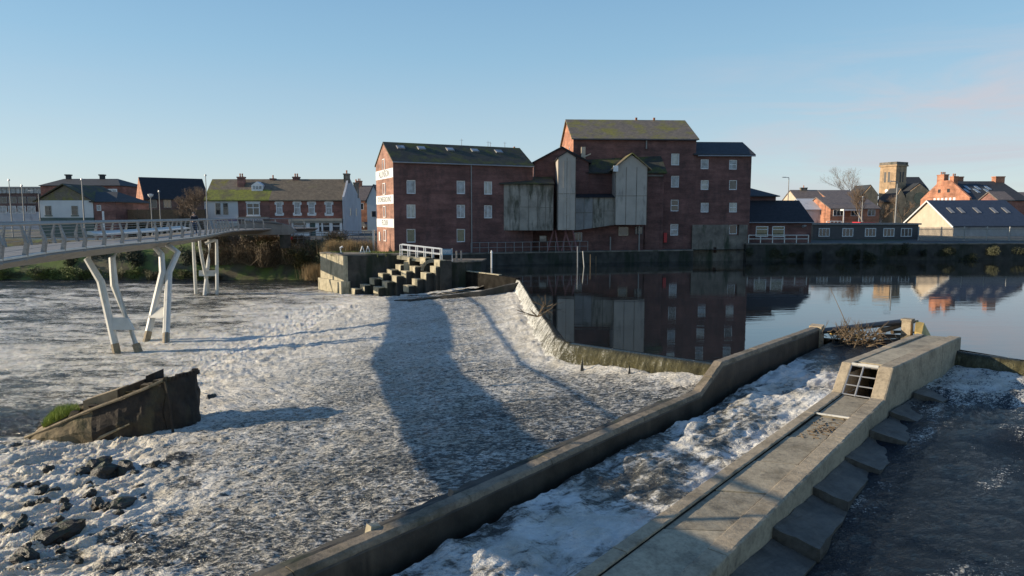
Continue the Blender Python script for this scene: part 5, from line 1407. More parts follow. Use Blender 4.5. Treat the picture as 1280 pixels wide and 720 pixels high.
for i in range(26):
    px = -10+i*11+rr.uniform(-3, 3); Y = rr.uniform(83, 86); x = V(px, 320, Y)[0]
    put(rr.choice(BM['ivy']), 'bush', (x, Y, -1.2), (rr.uniform(1.8, 2.6), 1.5, rr.uniform(1.9, 2.8)), rr.uniform(0, 6), 'dark ivy-covered bush in the shade behind the footbridge', 'bush', 'dark bushes behind the footbridge')
for i in range(16):
    px = 392+rr.uniform(-20, 30) if i < 8 else rr.uniform(405, 470); 
    if i < 8: Y = 78+rr.uniform(-1, 3); z = -2.0; 
    else: Y = rr.uniform(71.5, 75); z = ZQ
    x = V(px, 340, Y)[0]
    if i < 8: x = min(x, -20.6)
    put(RE[i % 2], 'reed_clump', (x, Y, z), (1.5, 1.0, 1.9 if i < 8 else 1.5), rr.uniform(0, 6), 'dry orange reeds at the foot of the pale wall corner' if i < 8 else 'dry tan grass growing on top of the lock island', 'reeds', 'dry reeds by the wall corner' if i < 8 else 'dry grass on the lock island')
for i in range(14):
    x, y, _ = V(rr.uniform(412, 500), 316, rr.uniform(67.5, 70.5)); x = max(x, -18.5)
    put(GR, 'grass_clump', (x, y+.5, ZQ), (1.6, .8, .5), rr.uniform(0, 6), 'short green grass along the top edge of the river wall', 'grass', 'grass on the river wall')
# right bank ivy along the retaining wall
for i in range(40):
    x = 29+i*2.0+rr.uniform(-.5, .5); Y = 81.7+(x-28)*.02
    put(rr.choice(BM['ivy']), 'bank_bush', (x, Y, rr.uniform(-.3, .9)), (rr.uniform(1.2, 1.9), .6, rr.uniform(.9, 1.3)), rr.uniform(0, 6), 'dark creeper hanging over the right bank wall above the still pool', 'creeper', 'dark creepers on the right bank wall')
def bare_tree(loc, h, spread, seed, label, depth=6, mat='bark', tw='twig', r0=.16, group=None, lean=(0, 0)):
    rnd = random.Random(seed); t = empty('bare_tree', loc, 0, label, 'tree', group)
    tr = MB(); cr = MB(); z0 = loc[2]
    def grow(p, d, L, r, lev):
        q_ = p+d*L
        (tr if lev < 2 else cr).tube(p, q_, r, r*.72, 6 if lev < 2 else 4 if lev < 4 else 3, False)
        if lev >= depth: return
        n = 2 if lev < 1 else rnd.choice((2, 3, 3))
        for k in range(n):
            ax = Vector((rnd.gauss(0, 1), rnd.gauss(0, 1), rnd.gauss(0, .5))).normalized()
            nd_ = (d+ax*spread*rnd.uniform(.5, 1.1)+Vector((0, 0, .12))).normalized()
            grow(q_, nd_, L*rnd.uniform(.62, .86), r*.66, lev+1)
        if lev >= 1 and lev < depth-1:
            for k in range(2):
                ax = Vector((rnd.gauss(0, 1), rnd.gauss(0, 1), rnd.gauss(0, .5))).normalized(); m_ = p.lerp(q_, rnd.uniform(.3, .8))
                grow(m_, (d+ax*spread*1.4).normalized(), L*.5, r*.4, max(lev+2, depth-2))
    grow(Vector((0, 0, z0)), Vector((lean[0], lean[1], 1)).normalized(), h*.27, r0, 0)
    tr.build('trunk', M[mat], t); cr.build('crown', M[tw], t)
x, y, _ = V(238, 270, 96); bare_tree((x, y, ZT), 7.6, .75, 4, 'bare brown tree with a dense twiggy crown behind the footbridge, left of the white shop', 8)
x, y, _ = V(222, 270, 100); bare_tree((x, y, ZT), 6.8, .8, 8, 'smaller bare tree to the left of the dense twiggy one', 7)
x, y, _ = V(1082, 270, 125); bare_tree((x, y, ZT), 8., .55, 14, 'bare pale-stemmed tree in front of the church, left of the tall lamp post', 7, 'birch', 'twig', .16, None, (-.25, 0))
x, y, _ = V(1100, 270, 128); bare_tree((x, y, ZT), 6, .6, 15, 'bare tree with a spreading brown crown just below the church tower', 7, 'birch', 'twig', .15)
x, y, _ = V(1068, 270, 190); bare_tree((x, y, ZT), 16, .65, 16, 'hazy bare tree crown rising beyond the low brick range, left of the church', 7)
x, y, _ = V(1128, 270, 150); bare_tree((x, y, ZT), 8, .7, 17, 'low bare tree in front of the stone church transept', 6)
# ============================================================ RIGHT BANK BUILDINGS
def bld(name, px, Y, a=0, zb=ZT, label='', cat='building'):
    x = V(px, 270, Y)[0]; f = Fac(x, Y, a); t = empty(name, (x, Y, zb), a, label, cat); return t, f
# river hall: low brick, dark slate roof
t, f = bld('river_hall', 936, 86, 0, 1.9, 'low red brick hall with a big dark slate roof beside the pool')
L = f.lx(1017); ze = f.lz(1000, 278); zr = f.lz(960, 250.5, -4)
MB().box(0, L-.2, 0, 8, 1.3, ze).build('wall', M['brick_mill'], t)
hip(t, 0, L-.4, 0, 8, ze, zr, -.2, f.lx(998, -4), M['slate_dark'], over=.35)
for px in (953, 973.5): win(t, f.lx(px), f.lz(px, 289.5), 1.55, 1.35, y=0, mull=0, trans=.7, pane='pane_green', t=.09)
MB().box(f.lx(992), f.lx(1008), -.06, -.002, f.lz(1000, 284), f.lz(1000, 282.5)).build('shelf_sign', M['brick_dark'], t)
MB().tube((f.lx(1003), -.3, f.lz(1003, 283)), (f.lx(1008), -.02, f.lz(1003, 282)), .18, .1, 8).build('flood_lamp', M['metal'], t)
MB().tube((-.3, -.42, ze-.02), (L-.1, -.42, ze-.02), .07, n=6).build('gutter', M['metal'], t)
# white railing in front
railing((V(937, 270, 82.3)[0], 82.35, 1.9+.1), (V(1012, 270, 82.5)[0], 82.55, 2.0), 5, 1.0, .06, 'white_old', 'river_railing', 'white railing on the wall in front of the river hall', rails=(1., .55))
# dark hut with flat roof
t, f = bld('long_hut', 1017, 93, 0, 1.9, 'long low dark cabin with a flat roof and five small white windows')
L = f.lx(1149); ze = f.lz(1080, 281)
MB().box(0, L, 0, 6, 1.3, ze).build('wall', M['metal_dark'], t)
MB().box(-.25, L+.2, -.3, 6.2, ze+.003, ze+.22).build('roof', M['slate'], t)
MB().box(-.27, L+.22, -.33, -.302, ze+.02, ze+.2).build('fascia', M['rail'], t)
for px in (1031, 1060.5, 1089, 1112, 1134): win(t, f.lx(px), f.lz(px, 290.5), 1.5, 1.15, y=0, mull=2, pane='pane_dark', t=.09)
# cream gable building with navy roof
t, f = bld('boathouse', 1193, 100, 0, ZT, 'pale cream-gabled shed with a wide navy roof and slanting rooflights')
L = V(1249, 270, 106)[0]-V(1193, 270, 100)[0]+.6; D = 12.5
ze = f.lz(1193, 281.5); zr = V(1157, 252, 106)[2]
body_gx(t, 0, L, 0, D, ZT-.8, ze, zr, M['render_blue'])
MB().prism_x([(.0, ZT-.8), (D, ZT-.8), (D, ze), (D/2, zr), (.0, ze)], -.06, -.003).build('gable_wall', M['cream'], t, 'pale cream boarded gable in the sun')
r = chevron(t, 0, L, 0, D, ze, zr, M['slate_blue'], over=.5, th=.2, xo=.35)
MB().prism_x([(-.5, ze-.42), (D/2, zr-.02), (D+.5, ze-.42), (D+.5, ze-.2), (D/2, zr+.2), (-.5, ze-.2)], -.45, -.36).build('bargeboard', M['white'], t)
sl = math.atan2(zr-ze, D/2)
for px in (1186, 1199, 1219, 1240, 1255):
    x_ = f.lx(px, -D*.3); k = .55; yy = D/2*k; zz = ze+(zr-ze)*k+.2; c, s_ = cos(sl), sin(sl)
    P = lambda u, v, w_: (x_+u, yy+v*c-w_*s_, zz+v*s_+w_*c)
    hw, hl = .28, .8
    sk = MB().hexa([P(-hw, -hl, 0), P(hw, -hl, 0), P(hw, hl, 0), P(-hw, hl, 0), P(-hw, -hl, .1), P(hw, -hl, .1), P(hw, hl, .1), P(-hw, hl, .1)]).build('rooflight', M['rail'], r)
# palisade fence
t = empty('palisade_fence', (V(1150, 270, 90)[0], 90, 1.95), 0, 'pale grey palisade fence on the right bank in front of the cream-gabled shed', 'fence')
x1 = 75-V(1150, 270, 90)[0]; m = MB(); x = 0
while x < x1:
    m.box(x, x+.07, 0, .03, 1.95, 3.75); m.add([(x, 0, 3.75), (x+.07, 0, 3.75), (x+.035, 0, 3.9)], [(0, 1, 2)]); x += .155
m.build('pales', M['rail'], t)
for z in (2.3, 3.5): MB().box(0, x1, .035, .08, z, z+.06).build('rail', M['rail'], t)
for k in range(8): MB().box(k*3, k*3+.1, .085, .19, 1.9, 3.9).build('post', M['white_old'], t)
# grassy mound / tarpaulin behind fence right
# red brick house with parapet gable and chimneys
t, f = bld('chimneyed_house', 1213, 125, 0, ZT, 'orange brick house with a stepped chimney gable and dark slate roof behind the shed')
D = 15; L = V(1244, 270, 132)[0]-V(1213, 270, 125)[0]+1.0
ze = f.lz(1213, 250.5); zr = V(1190, 228, 132.5)[2]
body_gx(t, 0, L, 0, D, ZT, ze, zr, M['brick_red'])
MB().prism_x([(.0, ZT), (D, ZT), (D, ze+.5), (D/2+1.6, zr+.35), (D/2-1.6, zr+.35), (.0, ze+.5)], -.35, -.003).build('gable_wall', M['brick_orange'], t)
r = chevron(t, 0, L, 0, D, ze, zr, M['slate'], over=.3, th=.2, xo=0)
for k in range(6):
    x_ = 1.2+k*.95; kk = .62 if k % 2 else .45; yy = D/2*kk; zz = ze+(zr-ze)*kk+.2; sl = math.atan2(zr-ze, D/2); c, s_ = cos(sl), sin(sl)
    P = lambda u, v, w_: (x_+u, yy+v*c-w_*s_, zz+v*s_+w_*c)
    MB().hexa([P(-.3, -.9, 0), P(.3, -.9, 0), P(.3, .9, 0), P(-.3, .9, 0), P(-.3, -.9, .08), P(.3, -.9, .08), P(.3, .9, .08), P(-.3, .9, .08)]).build('rooflight', M['pane'], r)
zc = lambda py: V(1190, py, 131)[2]
chimney(t, .2, D/2+1.6, zr-1.5, zc(217), .9, 2.2, 3, 'brick_orange'); chimney(t, .2, D/2-1.8, zr-2, zc(220.5), .8, 1.2, 2, 'brick_orange')
chimney(t, 3.6, D/2+2, zr-2, zc(219.5), 1.1, 1.1, 0, 'brick_orange'); chimney(t, L-.6, D/2, zr-2.6, zc(220), 1.7, 1.2, 0, 'brick_orange')
# upper windows band on the gable, glint painted as white panes
for k in range(6): win(t, D/2-3.2+k*1.2, zr-3.2, .7, .5, y=-.35, face='l', mull=0, frame='white', pane='white')
for k in (-1.3, 1.5): win(t, D/2+k, zr-1.6, .8, .7, y=-.35, face='l', mull=0, frame='brick_dark', pane='pane_dark')
# brown hipped house right
t, f = bld('brown_house', 1246, 112, 0, ZT, 'small house with a grey-brown tiled roof and pinkish brick gable right of the chimneyed house')
L = f.lx(1264); ze = f.lz(1250, 250); zr = f.lz(1250, 241, -2.2)
body_gx(t, 0, L, 0, 4.4, ZT, ze, zr, M['brick_shop']); chevron(t, 0, L, 0, 4.4, ze, zr, M['slate_brown'], over=.3, th=.2)
for i, (px0, px1, Y, pe, pr, lab) in enumerate(((1262, 1300, 135, 262, 247, 'dark roofed terrace at the right edge of the photo'), (1272, 1300, 170, 250, 241, 'distant roof just showing beyond the right-hand terrace'))):
    t, f = bld('terrace_house', px0, Y, 0, ZT, lab); L = f.lx(px1)
    body_gx(t, 0, L, 0, 9, ZT, f.lz(px0, pe), f.lz(px0, pr, -4.5), M['brick_dark']); chevron(t, 0, L, 0, 9, f.lz(px0, pe), f.lz(px0, pr, -4.5), M['slate_brown'])
    win(t, L*.3, ZT+2, 1, 1.2, mull=0)
# ============================================================ CHURCH
def church():
    a = radians(-62)+0  # direction of the left (sunlit) face
    Y = 226.; x = V(1117, 270, Y)[0]
    ztop = V(1117, 202, Y)[2]
    t = empty('church', (x, Y, ZT), 0, 'sandstone church with a square tower, clock face and dark slate nave roof', 'church')
    n1 = Vector((-.882, -.47)); e1 = Vector((-.47, .882)); n2 = Vector((.47, -.882)); e2 = Vector((.882, .47))
    w = 5.6
    C = Vector((0, 0)); A = C+e1*w; B_ = C+e2*w; Dd = A+e2*w
    def pz(P_, z0, z1, nm, mat, grow=0):
        cen = (C+Dd)/2; q = [cen+(p-cen)*(1+grow) for p in P_]; return MB().prism_z([(p.x, p.y) for p in q], z0, z1).build(nm, M[mat], t)
    pz([C, B_, Dd, A], ZT, ztop-1.4, 'tower', 'church_stone')
    pz([C, B_, Dd, A], ztop-1.397, ztop-.9, 'string_course', 'church_stone', .12)
    pz([C, B_, Dd, A], ztop-.897, ztop, 'parapet', 'stone', .08)
    for sft in (.36, .60):
        for nm_, org, e_, n_ in (('l', C, e1, n1), ('r', C, e2, n2)):
            p = org+e_*w*sft; q = p+e_*.75
            z0, z1 = ztop-6.6, ztop-3.2
            MB().hexa([(p.x+n_.x*-.05, p.y+n_.y*-.05, z0), (q.x-n_.x*.05, q.y-n_.y*.05, z0), (q.x+n_.x*.03, q.y+n_.y*.03, z0), (p.x+n_.x*.03, p.y+n_.y*.03, z0),
                       (p.x+n_.x*-.05, p.y+n_.y*-.05, z1), (q.x-n_.x*.05, q.y-n_.y*.05, z1), (q.x+n_.x*.03, q.y+n_.y*.03, z1), (p.x+n_.x*.03, p.y+n_.y*.03, z1)]).build('belfry_louvre', M['black'], t)
    c = C+e1*w*.52; z = ztop-9.4
    MB().tube((c.x, c.y, z), (c.x+n1.x*.1, c.y+n1.y*.1, z), .6, .6, 16).build('clock_face', M['white'], t)
    # nave running back-right from the tower
    za = V(1140, 236, 228)[2]; zb = V(1140, 221.5, 232)[2]; sc = 228/F
    def ridge_block(px0, px1, Y0, D, ze, zr, wall, roof, nm):
        x0, x1 = V(px0, 270, Y0)[0]-x, V(px1, 270, Y0)[0]-x
        MB().prism_x([(Y0-Y, ZT), (Y0-Y+D, ZT), (Y0-Y+D, ze), (Y0-Y+D/2, zr), (Y0-Y, ze)], x0, x1).build(nm+'_wall', M[wall], t)
        s0 = (zr-ze)/(D/2); o = .5
        MB().prism_x([(Y0-Y-o, ze-o*s0), (Y0-Y+D/2, zr+.01), (Y0-Y+D+o, ze-o*s0), (Y0-Y+D+o, ze-o*s0+.4), (Y0-Y+D/2, zr+.4), (Y0-Y-o, ze-o*s0+.4)], x0-.2, x1+.2).build(nm+'_roof', M[roof], t)
    ridge_block(1129, 1157, 232, 11, za, zb, 'church_stone', 'slate', 'nave')
    # transept gable facing the river
    Yt = 222; x0, x1 = V(1131, 270, Yt)[0]-x, V(1165, 270, Yt)[0]-x; ze = V(1131, 243, Yt)[2]; zr = V(1149, 230, Yt)[2]
    MB().prism_y([(x0, ZT), (x1, ZT), (x1, ze), ((x0+x1)/2, zr), (x0, ze)], Yt-Y, Yt-Y+12).build('transept_wall', M['church_stone'], t)
    xm = (x0+x1)/2; s0 = (zr-ze)/(xm-x0)
    MB().prism_y([(x0-.5, ze-.5*s0+.01), (xm, zr+.01), (x1+.5, ze-.5*s0+.01), (x1+.5, ze-.5*s0+.4), (xm, zr+.4), (x0-.5, ze-.5*s0+.4)], Yt-Y+.3, Yt-Y+12).build('transept_roof', M['slate'], t)
    MB().tube((xm, Yt-Y-.1, ze-1.2), (xm, Yt-Y+.1, ze-1.2), 1.9, 1.9, 20).build('rose_window', M['pane_green'], t)
    # lower porch gables left of the tower
    for px0, px1, pyt, pye, nm in ((1078, 1096, 232, 243, 'aisle'), (1117, 1132, 236, 250, 'vestry')):
        x0, x1 = V(px0, 270, 221)[0]-x, V(px1, 270, 221)[0]-x; ze = V(px0, pye, 221)[2]; zr = V(px0, pyt, 221)[2]; xm = (x0+x1)/2; s0 = (zr-ze)/(xm-x0)
        MB().prism_y([(x0, ZT), (x1, ZT), (x1, ze), (xm, zr), (x0, ze)], 221-Y, 231-Y).build(nm+'_wall', M['church_stone'], t)
        MB().prism_y([(x0-.4, ze-.4*s0+.01), (xm, zr+.01), (x1+.4, ze-.4*s0+.01), (x1+.4, ze-.4*s0+.35), (xm, zr+.35), (x0-.4, ze-.4*s0+.35)], 221-Y+.3, 231-Y).build(nm+'_roof', M['slate'], t)
church()
# terrace & brick range left of church
def simple_house(px0, px1, Y, pe, pr, D, wall, roof, label, wins=(), zb=ZT, cat='house', name='house', gable=None, chim=(), a=0):
    t, f = bld(name, px0, Y, a, zb, label, cat); L = f.lx(px1); ze = f.lz(px0, pe); zr = f.lz((px0+px1)/2, pr, -D/2)
    body_gx(t, 0, L, 0, D, zb-.5, ze, zr, M[wall]); r = chevron(t, 0, L, 0, D, ze, zr, M[roof], over=.3, th=.18)
    if gable: MB().prism_x([(.0, zb), (D, zb), (D, ze), (D/2, zr), (.0, ze)], -.05, -.003).build('gable_wall', M[gable], t)
    for px, py, w, h, *rest in wins: win(t, f.lx(px), f.lz(px, py), w, h, mull=rest[0] if rest else 0, frame=rest[1] if len(rest) > 1 else 'white', pane=rest[2] if len(rest) > 2 else 'pane_dark', sill='white' if len(rest) > 3 else None, head='white' if len(rest) > 3 else None, t=rest[4] if len(rest) > 4 else .08)
    for px, k, pt, w, pots in chim: chimney(t, f.lx(px, -D/2), D/2+k, zr-1.2, V(px, pt, Y+D/2)[2], w, .8, pots, wall if wall.startswith('brick') else 'stone')
    return t, f
simple_house(1003, 1036, 150, 258, 238.5, 14, 'render', 'slate_brown', 'pale rendered house with a long brown roof, left of the low brick range', gable='cream', wins=((1010, 265, 1.2, 1.4),), chim=((1003, 0, 234.5, 1.4, 1),))
simple_house(1036, 1076, 170, 250, 238.5, 14, 'brick_orange', 'slate_brown', 'grey-brown long roof running behind the low brick range', wins=((1050, 254, 1.2, 1.2),))
t, f = simple_house(1007, 1036, 132, 262, 249.5, 9, 'render_blue', 'render_blue', 'shaded grey rendered house end standing above the long hut')
t, f = simple_house(1038, 1099, 128, 261, 247.5, 12, 'brick_orange', 'slate_brown', 'low orange brick range with a brown tiled roof before the church', wins=((1048, 266, 2.0, 1.2, 2), (1068, 266, 1.4, 1.2, 1), (1089, 266, 1.4, 1.2, 1)), gable='brick_orange')
MB().box(f.lx(1049), f.lx(1070), -1.6, -.003, f.lz(1060, 263.5), f.lz(1060, 261.5)).build('porch_canopy', M['white'], t)
for px in (1050, 1069): MB().box(f.lx(px)-.08, f.lx(px)+.08, -1.5, -1.35, ZT, f.lz(1060, 263.6)).build('porch_post', M['white'], t)
# white barrier rail
railing((V(1034, 270, 118)[0], 118, 2.3), (V(1052, 270, 118)[0], 118, 2.3), 4, 2.1, .07, 'white', 'barrier', 'white barrier in front of the low orange brick range', rails=(1., ))
# ============================================================ VEHICLES
def vehicle(loc, rz, col, label, kind='van', sc=1.0):
    t = empty('van' if kind == 'van' else 'parked_car', loc, rz, label, kind); z0 = loc[2]
    bm_ = plain('car_paint', col, .3, .04, 1)
    if kind == 'van': pr = [(-2.2, .35), (2.2, .35), (2.3, .6), (2.2, 1.05), (1.6, 1.2), (1.1, 1.9), (-2.15, 1.95), (-2.25, .6)]; W = .95
    else: pr = [(-2.1, .3), (2.1, .3), (2.15, .6), (2.0, .8), (1.0, .92), (.4, 1.4), (-1.2, 1.42), (-1.9, .98), (-2.15, .85)]; W = .85
    m = MB().prism_y([(x*sc, z0+z*sc) for x, z in pr], -W*sc, W*sc); b = m.build('body', bm_, t)
    g = MB()
    if kind == 'van': q = [(1.02, 1.2), (1.5, 1.2), (1.08, 1.78), (.3, 1.78), (.3, 1.2)]
    else: q = [(.85, .95), (.35, 1.34), (-1.15, 1.36), (-1.7, .98)]
    g.prism_y([(x*sc, z0+z*sc) for x, z in q], -(W+.012)*sc, (W+.012)*sc); g.build('windows', M['pane_dark'], t)
    for sx in (-1.35, 1.35):
        for sy in (-1, 1):
            w = MB().tube((sx*sc, sy*(W-.12)*sc, z0+.33*sc), (sx*sc, sy*(W+.03)*sc, z0+.33*sc), .33*sc, n=16).build('wheel', M['black'], t)
            MB().tube((sx*sc, sy*(W+.03)*sc, z0+.33*sc), (sx*sc, sy*(W+.045)*sc, z0+.33*sc), .19*sc, n=12).build('rim', M['metal'], w)
    for sy in (-1, 1): MB().box((2.12 if kind != 'van' else 2.2)*sc, (2.2 if kind != 'van' else 2.3)*sc, sy*.7*sc-.14, sy*.7*sc+.14, z0+.6*sc, z0+.75*sc).build('headlight', M['white'], t)
    return t
x, y, _ = V(1083, 270, 122); vehicle((x, y, ZT), .3, (.6, .02, .03), 'red van parked before the low brick range, left of the pale trees')
x, y, _ = V(456, 270, 150); vehicle((x, y, ZT+.3), 2.2, (.03, .03, .035), 'dark car parked beyond the end of the shop row', 'car')
x, y, _ = V(469, 270, 158); vehicle((x, y, ZT+.3), 2.4, (.10, .1, .11), 'grey car parked half behind the mill gable', 'car')
x, y, _ = V(1057, 270, 110); vehicle((x, y, ZT), .0, (.35, .37, .42), 'pale silver car parked just behind the long hut roof', 'car')
# ============================================================ LEFT BANK BUILDINGS
# promenade wall
pm = [V(-30, 300, 86)[:2], V(200, 300, 86)[:2], V(300, 300, 86)[:2]]
t = empty('promenade_wall', (-60, 86.2, ZT-.4), 0, 'grey promenade parapet wall behind the footbridge landing', 'wall')
MB().box(-35, 34.5, 0, .35, ZT-.6, ZT+.25).build('wall_body', M['render_blue'], t); MB().box(-35, 34.5, -.05, .4, ZT+.253, ZT+.36).build('coping', M['stone'], t)
t = empty('landing_wall', (V(297, 290, 80)[0], 80, 0), .12, 'curved grey fascia wall at the far landing of the footbridge', 'wall')
L = V(360, 290, 80)[0]-V(297, 290, 80)[0]
MB().prism_y([(-4.5, 3.1), (L, 3.1), (L+.8, 3.5), (L, 4.2), (L-2.2, 4.75), (2.0, 4.6), (-1, 4.0), (-4.5, 3.55)], 0, .4).build('fascia', M['deck_steel'], t)
MB().prism_y([(1.5, 4.6), (L-.8, 4.3), (L-.8, 4.42), (1.5, 4.75)], -.1, .5).build('cap', M['metal_dark'], t)
MB().box(L-1.2, L, .1, .5, 1.5, 3.095).build('abutment', M['stone_dark'], t)
railing((V(362, 290, 83)[0], 83.5, ZT), (V(470, 290, 84)[0], 84.5, ZT), 14, 1.15, .04, 'rail', 'promenade_railing', 'grey railing along the promenade below the shops', rails=(1., .75, .5, .25))
# bush strip behind
# shops
def shops():
    Y = 104; zb = ZT
    xw0, xw1 = 256, 298
    t, f = bld('white_shop', 256, Y, 0, zb, 'white rendered shop with a bright mossy roof at the left end of the row', 'shop')
    D = 8.6
    L = f.lx(298); ze = f.lz(256, 249); zk = f.lz(256, 238.5, -1.4); zr = f.lz(300, 225.5, -3.2)
    m = MB().prism_x([(0, zb-.5), (11, zb-.5), (11, ze), (3.2, zr), (1.4, zk), (0, ze)], 0, L-.01).build('wall', M['render'], t)
    def roofs(t, L, low, high, off=0):
        s0 = (zk-ze)/1.4
        MB().prism_x([(-.3, ze-.3*s0+.006), (1.4, zk+.006), (1.4, zk+.17), (-.3, ze-.3*s0+.17)], 0, L).build('lower_roof', M[low], t)
        MB().prism_x([(1.405, zk+.01), (3.2, zr+.01), (11.3, ze-.2), (11.3, ze), (3.2, zr+.2), (1.405, zk+.18)], 0, L).build('upper_roof', M[high], t)
    roofs(t, L-.01, 'slate_green', 'slate_mossy2')
    for px in (273, 282.5): win(t, f.lx(px), f.lz(px, 261), .75, 1.75, mull=0, trans=.6, frame='fascia', pane='pane_dark', t=.08)
    MB().box(f.lx(271), L-.01, -.35, -.003, f.lz(280, 276.5), f.lz(280, 274)).build('sign_band', M['purple'], t)
    MB().box(f.lx(271), L-.01, -.30, -.003, f.lz(280, 278.8), f.lz(280, 276.6)).build('fascia', M['white'], t)
    MB().box(f.lx(258), f.lx(270), -.06, -.003, zb, f.lz(262, 276)).build('side_door', M['white'], t)
    # brick shop
    t, f2 = bld('double_window_shop', 298, Y, 0, zb, 'brick shop with one big double window and a white dormer in its roof', 'shop')
    L = f2.lx(337.5); MB().prism_x([(0, zb-.5), (11, zb-.5), (11, ze), (3.2, zr), (1.4, zk), (0, ze)], 0, L-.01).build('wall', M['brick_shop'], t)
    roofs(t, L-.01, 'slate_green', 'slate_shop')
    win(t, f2.lx(317), f2.lz(317, 261.5), 2.0, 1.9, mull=1, trans=.62, sill='white', head='white', t=.14, pane='pane_dark')
    dx = f2.lx(319); zd = zk-.1
    d = MB().prism_y([(dx-.85, zd), (dx+.85, zd), (dx+.85, zd+.95), (dx, zd+1.5), (dx-.85, zd+.95)], 1.2, 3.0).build('dormer', M['white'], t)
    for k in (-.5, 0, .5): MB().box(dx+k-.17, dx+k+.17, 1.17, 1.198, zd+.35, zd+.85).build('pane', M['pane'], d)
    MB().box(.1, L-.1, -.5, -.003, f2.lz(317, 273.2), f2.lz(317, 271.2)).build('fascia_roof', M['fascia'], t)
    MB().box(.1, L-.1, -.42, -.003, f2.lz(317, 276), f2.lz(317, 273.3)).build('sign_board', M['black'], t)
    m = MB(); x = f2.lx(307); rr = random.Random(2)
    while x < f2.lx(330): w = rr.uniform(.12, .3); m.box(x, x+w, -.46, -.423, f2.lz(317, 275.6), f2.lz(317, 273.8)); x += w+.09
    m.build('sign_letters', M['text_white'], t)
    MB().box(.4, L-.4, -.08, -.003, zb+.3, f2.lz(317, 276.2)).build('shop_window', M['pane_dark'], t)
    chimney(t, f2.lx(303, -2), 2.2, zk+.0, V(303, 221, Y+2.2)[2], 1.0, .8, 2)
    chimney(t, f2.lx(342, -3), 3.4, zr-.6, V(342, 223, Y+3.4)[2], .7, .8, 1)
    # long brick shop with four windows and pale end gable
    t, f3 = bld('long_brick_shop', 337.5, Y, 0, zb, 'long red brick shop with white-dressed upper windows and a cream shopfront', 'shop')
    L = f3.lx(428)
    m = MB().prism_x([(0, zb-.5), (11, zb-.5), (11, ze), (3.2, zr), (1.4, zk), (0, ze)], 0, L).build('wall', M['brick_red'], t)
    roofs(t, L+.1, 'slate_shop', 'slate_shop')
    MB().box(0, L, -.22, -.003, ze-.32, ze-.1).build('cornice', M['brick_dark'], t)
    for px in (349.5, 372, 390, 411.5): win(t, f3.lx(px), f3.lz(px, 260.5), .95, 1.95, mull=0, trans=.55, sill='white', head='white', t=.1, pane='pane')
    m = MB()
    for px in (349.5, 372, 390, 411.5):
        for s_ in (-1, 1):
            for zz in (.75, -.85): m.box(f3.lx(px)+s_*.58-.1, f3.lx(px)+s_*.58+.1, -.05, -.003, f3.lz(px, 260.5)+zz-.2, f3.lz(px, 260.5)+zz+.2)
    m.build('window_dressings', M['white'], t)
    MB().box(f3.lx(362), L, -.5, -.003, f3.lz(400, 276), f3.lz(400, 273)).build('fascia', M['cream'], t)
    MB().box(f3.lx(362), L, -.4, -.003, f3.lz(400, 278.5), f3.lz(400, 276.1)).build('sign_board', M['fascia'], t)
    for i, (p0, p1) in enumerate(((364, 367), (383, 387.5), (394.5, 399), (402, 404), (412, 416), (425, 428))): MB().box(f3.lx(p0), f3.lx(p1), -.3, -.003, zb, f3.lz(400, 278.6)).build('shopfront_pillar', M['white'], t)
    for p0, p1 in ((367, 383), (399.1, 411.9), (416.1, 424.9)): 
        MB().box(f3.lx(p0), f3.lx(p1), -.15, -.003, zb+.6, f3.lz(400, 278.7)).build('shop_window', M['pane_dark'], t)
        MB().box(f3.lx(p0), f3.lx(p1), -.22, -.003, zb, zb+.6).build('stall_riser', M['white'], t)
        MB().box(f3.lx(p0), f3.lx(p1), -.19, -.153, f3.lz(400, 283), f3.lz(400, 282)).build('transom', M['white'], t)
    MB().box(f3.lx(387.6), f3.lx(394.4), -.10, -.003, zb, f3.lz(400, 278.7)).build('shop_door', M['green_paint'], t)
    # pale gable end (right side, outward +x)
    MB().prism_x([(-.25, zb-.5), (11.2, zb-.5), (11.2, ze), (3.2, zr+.6), (1.3, zk+.35), (-.25, ze+.35)], L+.105, L+.4).build('end_gable', M['render_blue'], t, 'rendered end gable with blue shade put into its colour')  # white gable wall whose blue shade is put into the render colour
    chimney(t, f3.lx(371, -3), 3.4, zr-.6, V(371, 221, Y+3.4)[2], .9, .9, 2, 'brick_shop')
    chimney(t, L+.1, 3.0, zr-.4, V(430, 217, Y+3)[2], .8, .9, 1, 'stone')
    chimney(t, L+.1, 9.2, ze+.4, V(442, 228, Y+9)[2], .7, .8, 1, 'stone')
    for k, (yy, zz) in enumerate(((3.5, zb+3.6), (7.5, zb+3.6))): win(t, yy, zz, .9, 1.3, y=L+.4, face='r', mull=0, frame='render', pane='pane_dark')
shops()
# houses beyond, between the shop row and the mill
simple_house(446, 460, 150, 250, 233, 10, 'brick_orange', 'slate_brown', 'orange brick house seen past the pale end gable of the shops', chim=((450, 0, 226, 1.2, 2),), wins=((452, 258, 1, 1.4),))
t, f = bld('white_gabled_house', 459, 140, 0, ZT, 'white gabled house with a dark steep roof just left of the mill gable', 'house')
L = f.lx(476); ze = f.lz(460, 250); zr = f.lz(468, 232)
body_gy(t, 0, L, 0, 9, ZT, ze, zr, M['render']); chevron_y(t, 0, L, 0, 9, ze, zr, M['slate'], over=.3, th=.25)
win(t, L/2, ZT+3.4, .9, 1.2, mull=0, frame='fascia', pane='pane_dark')
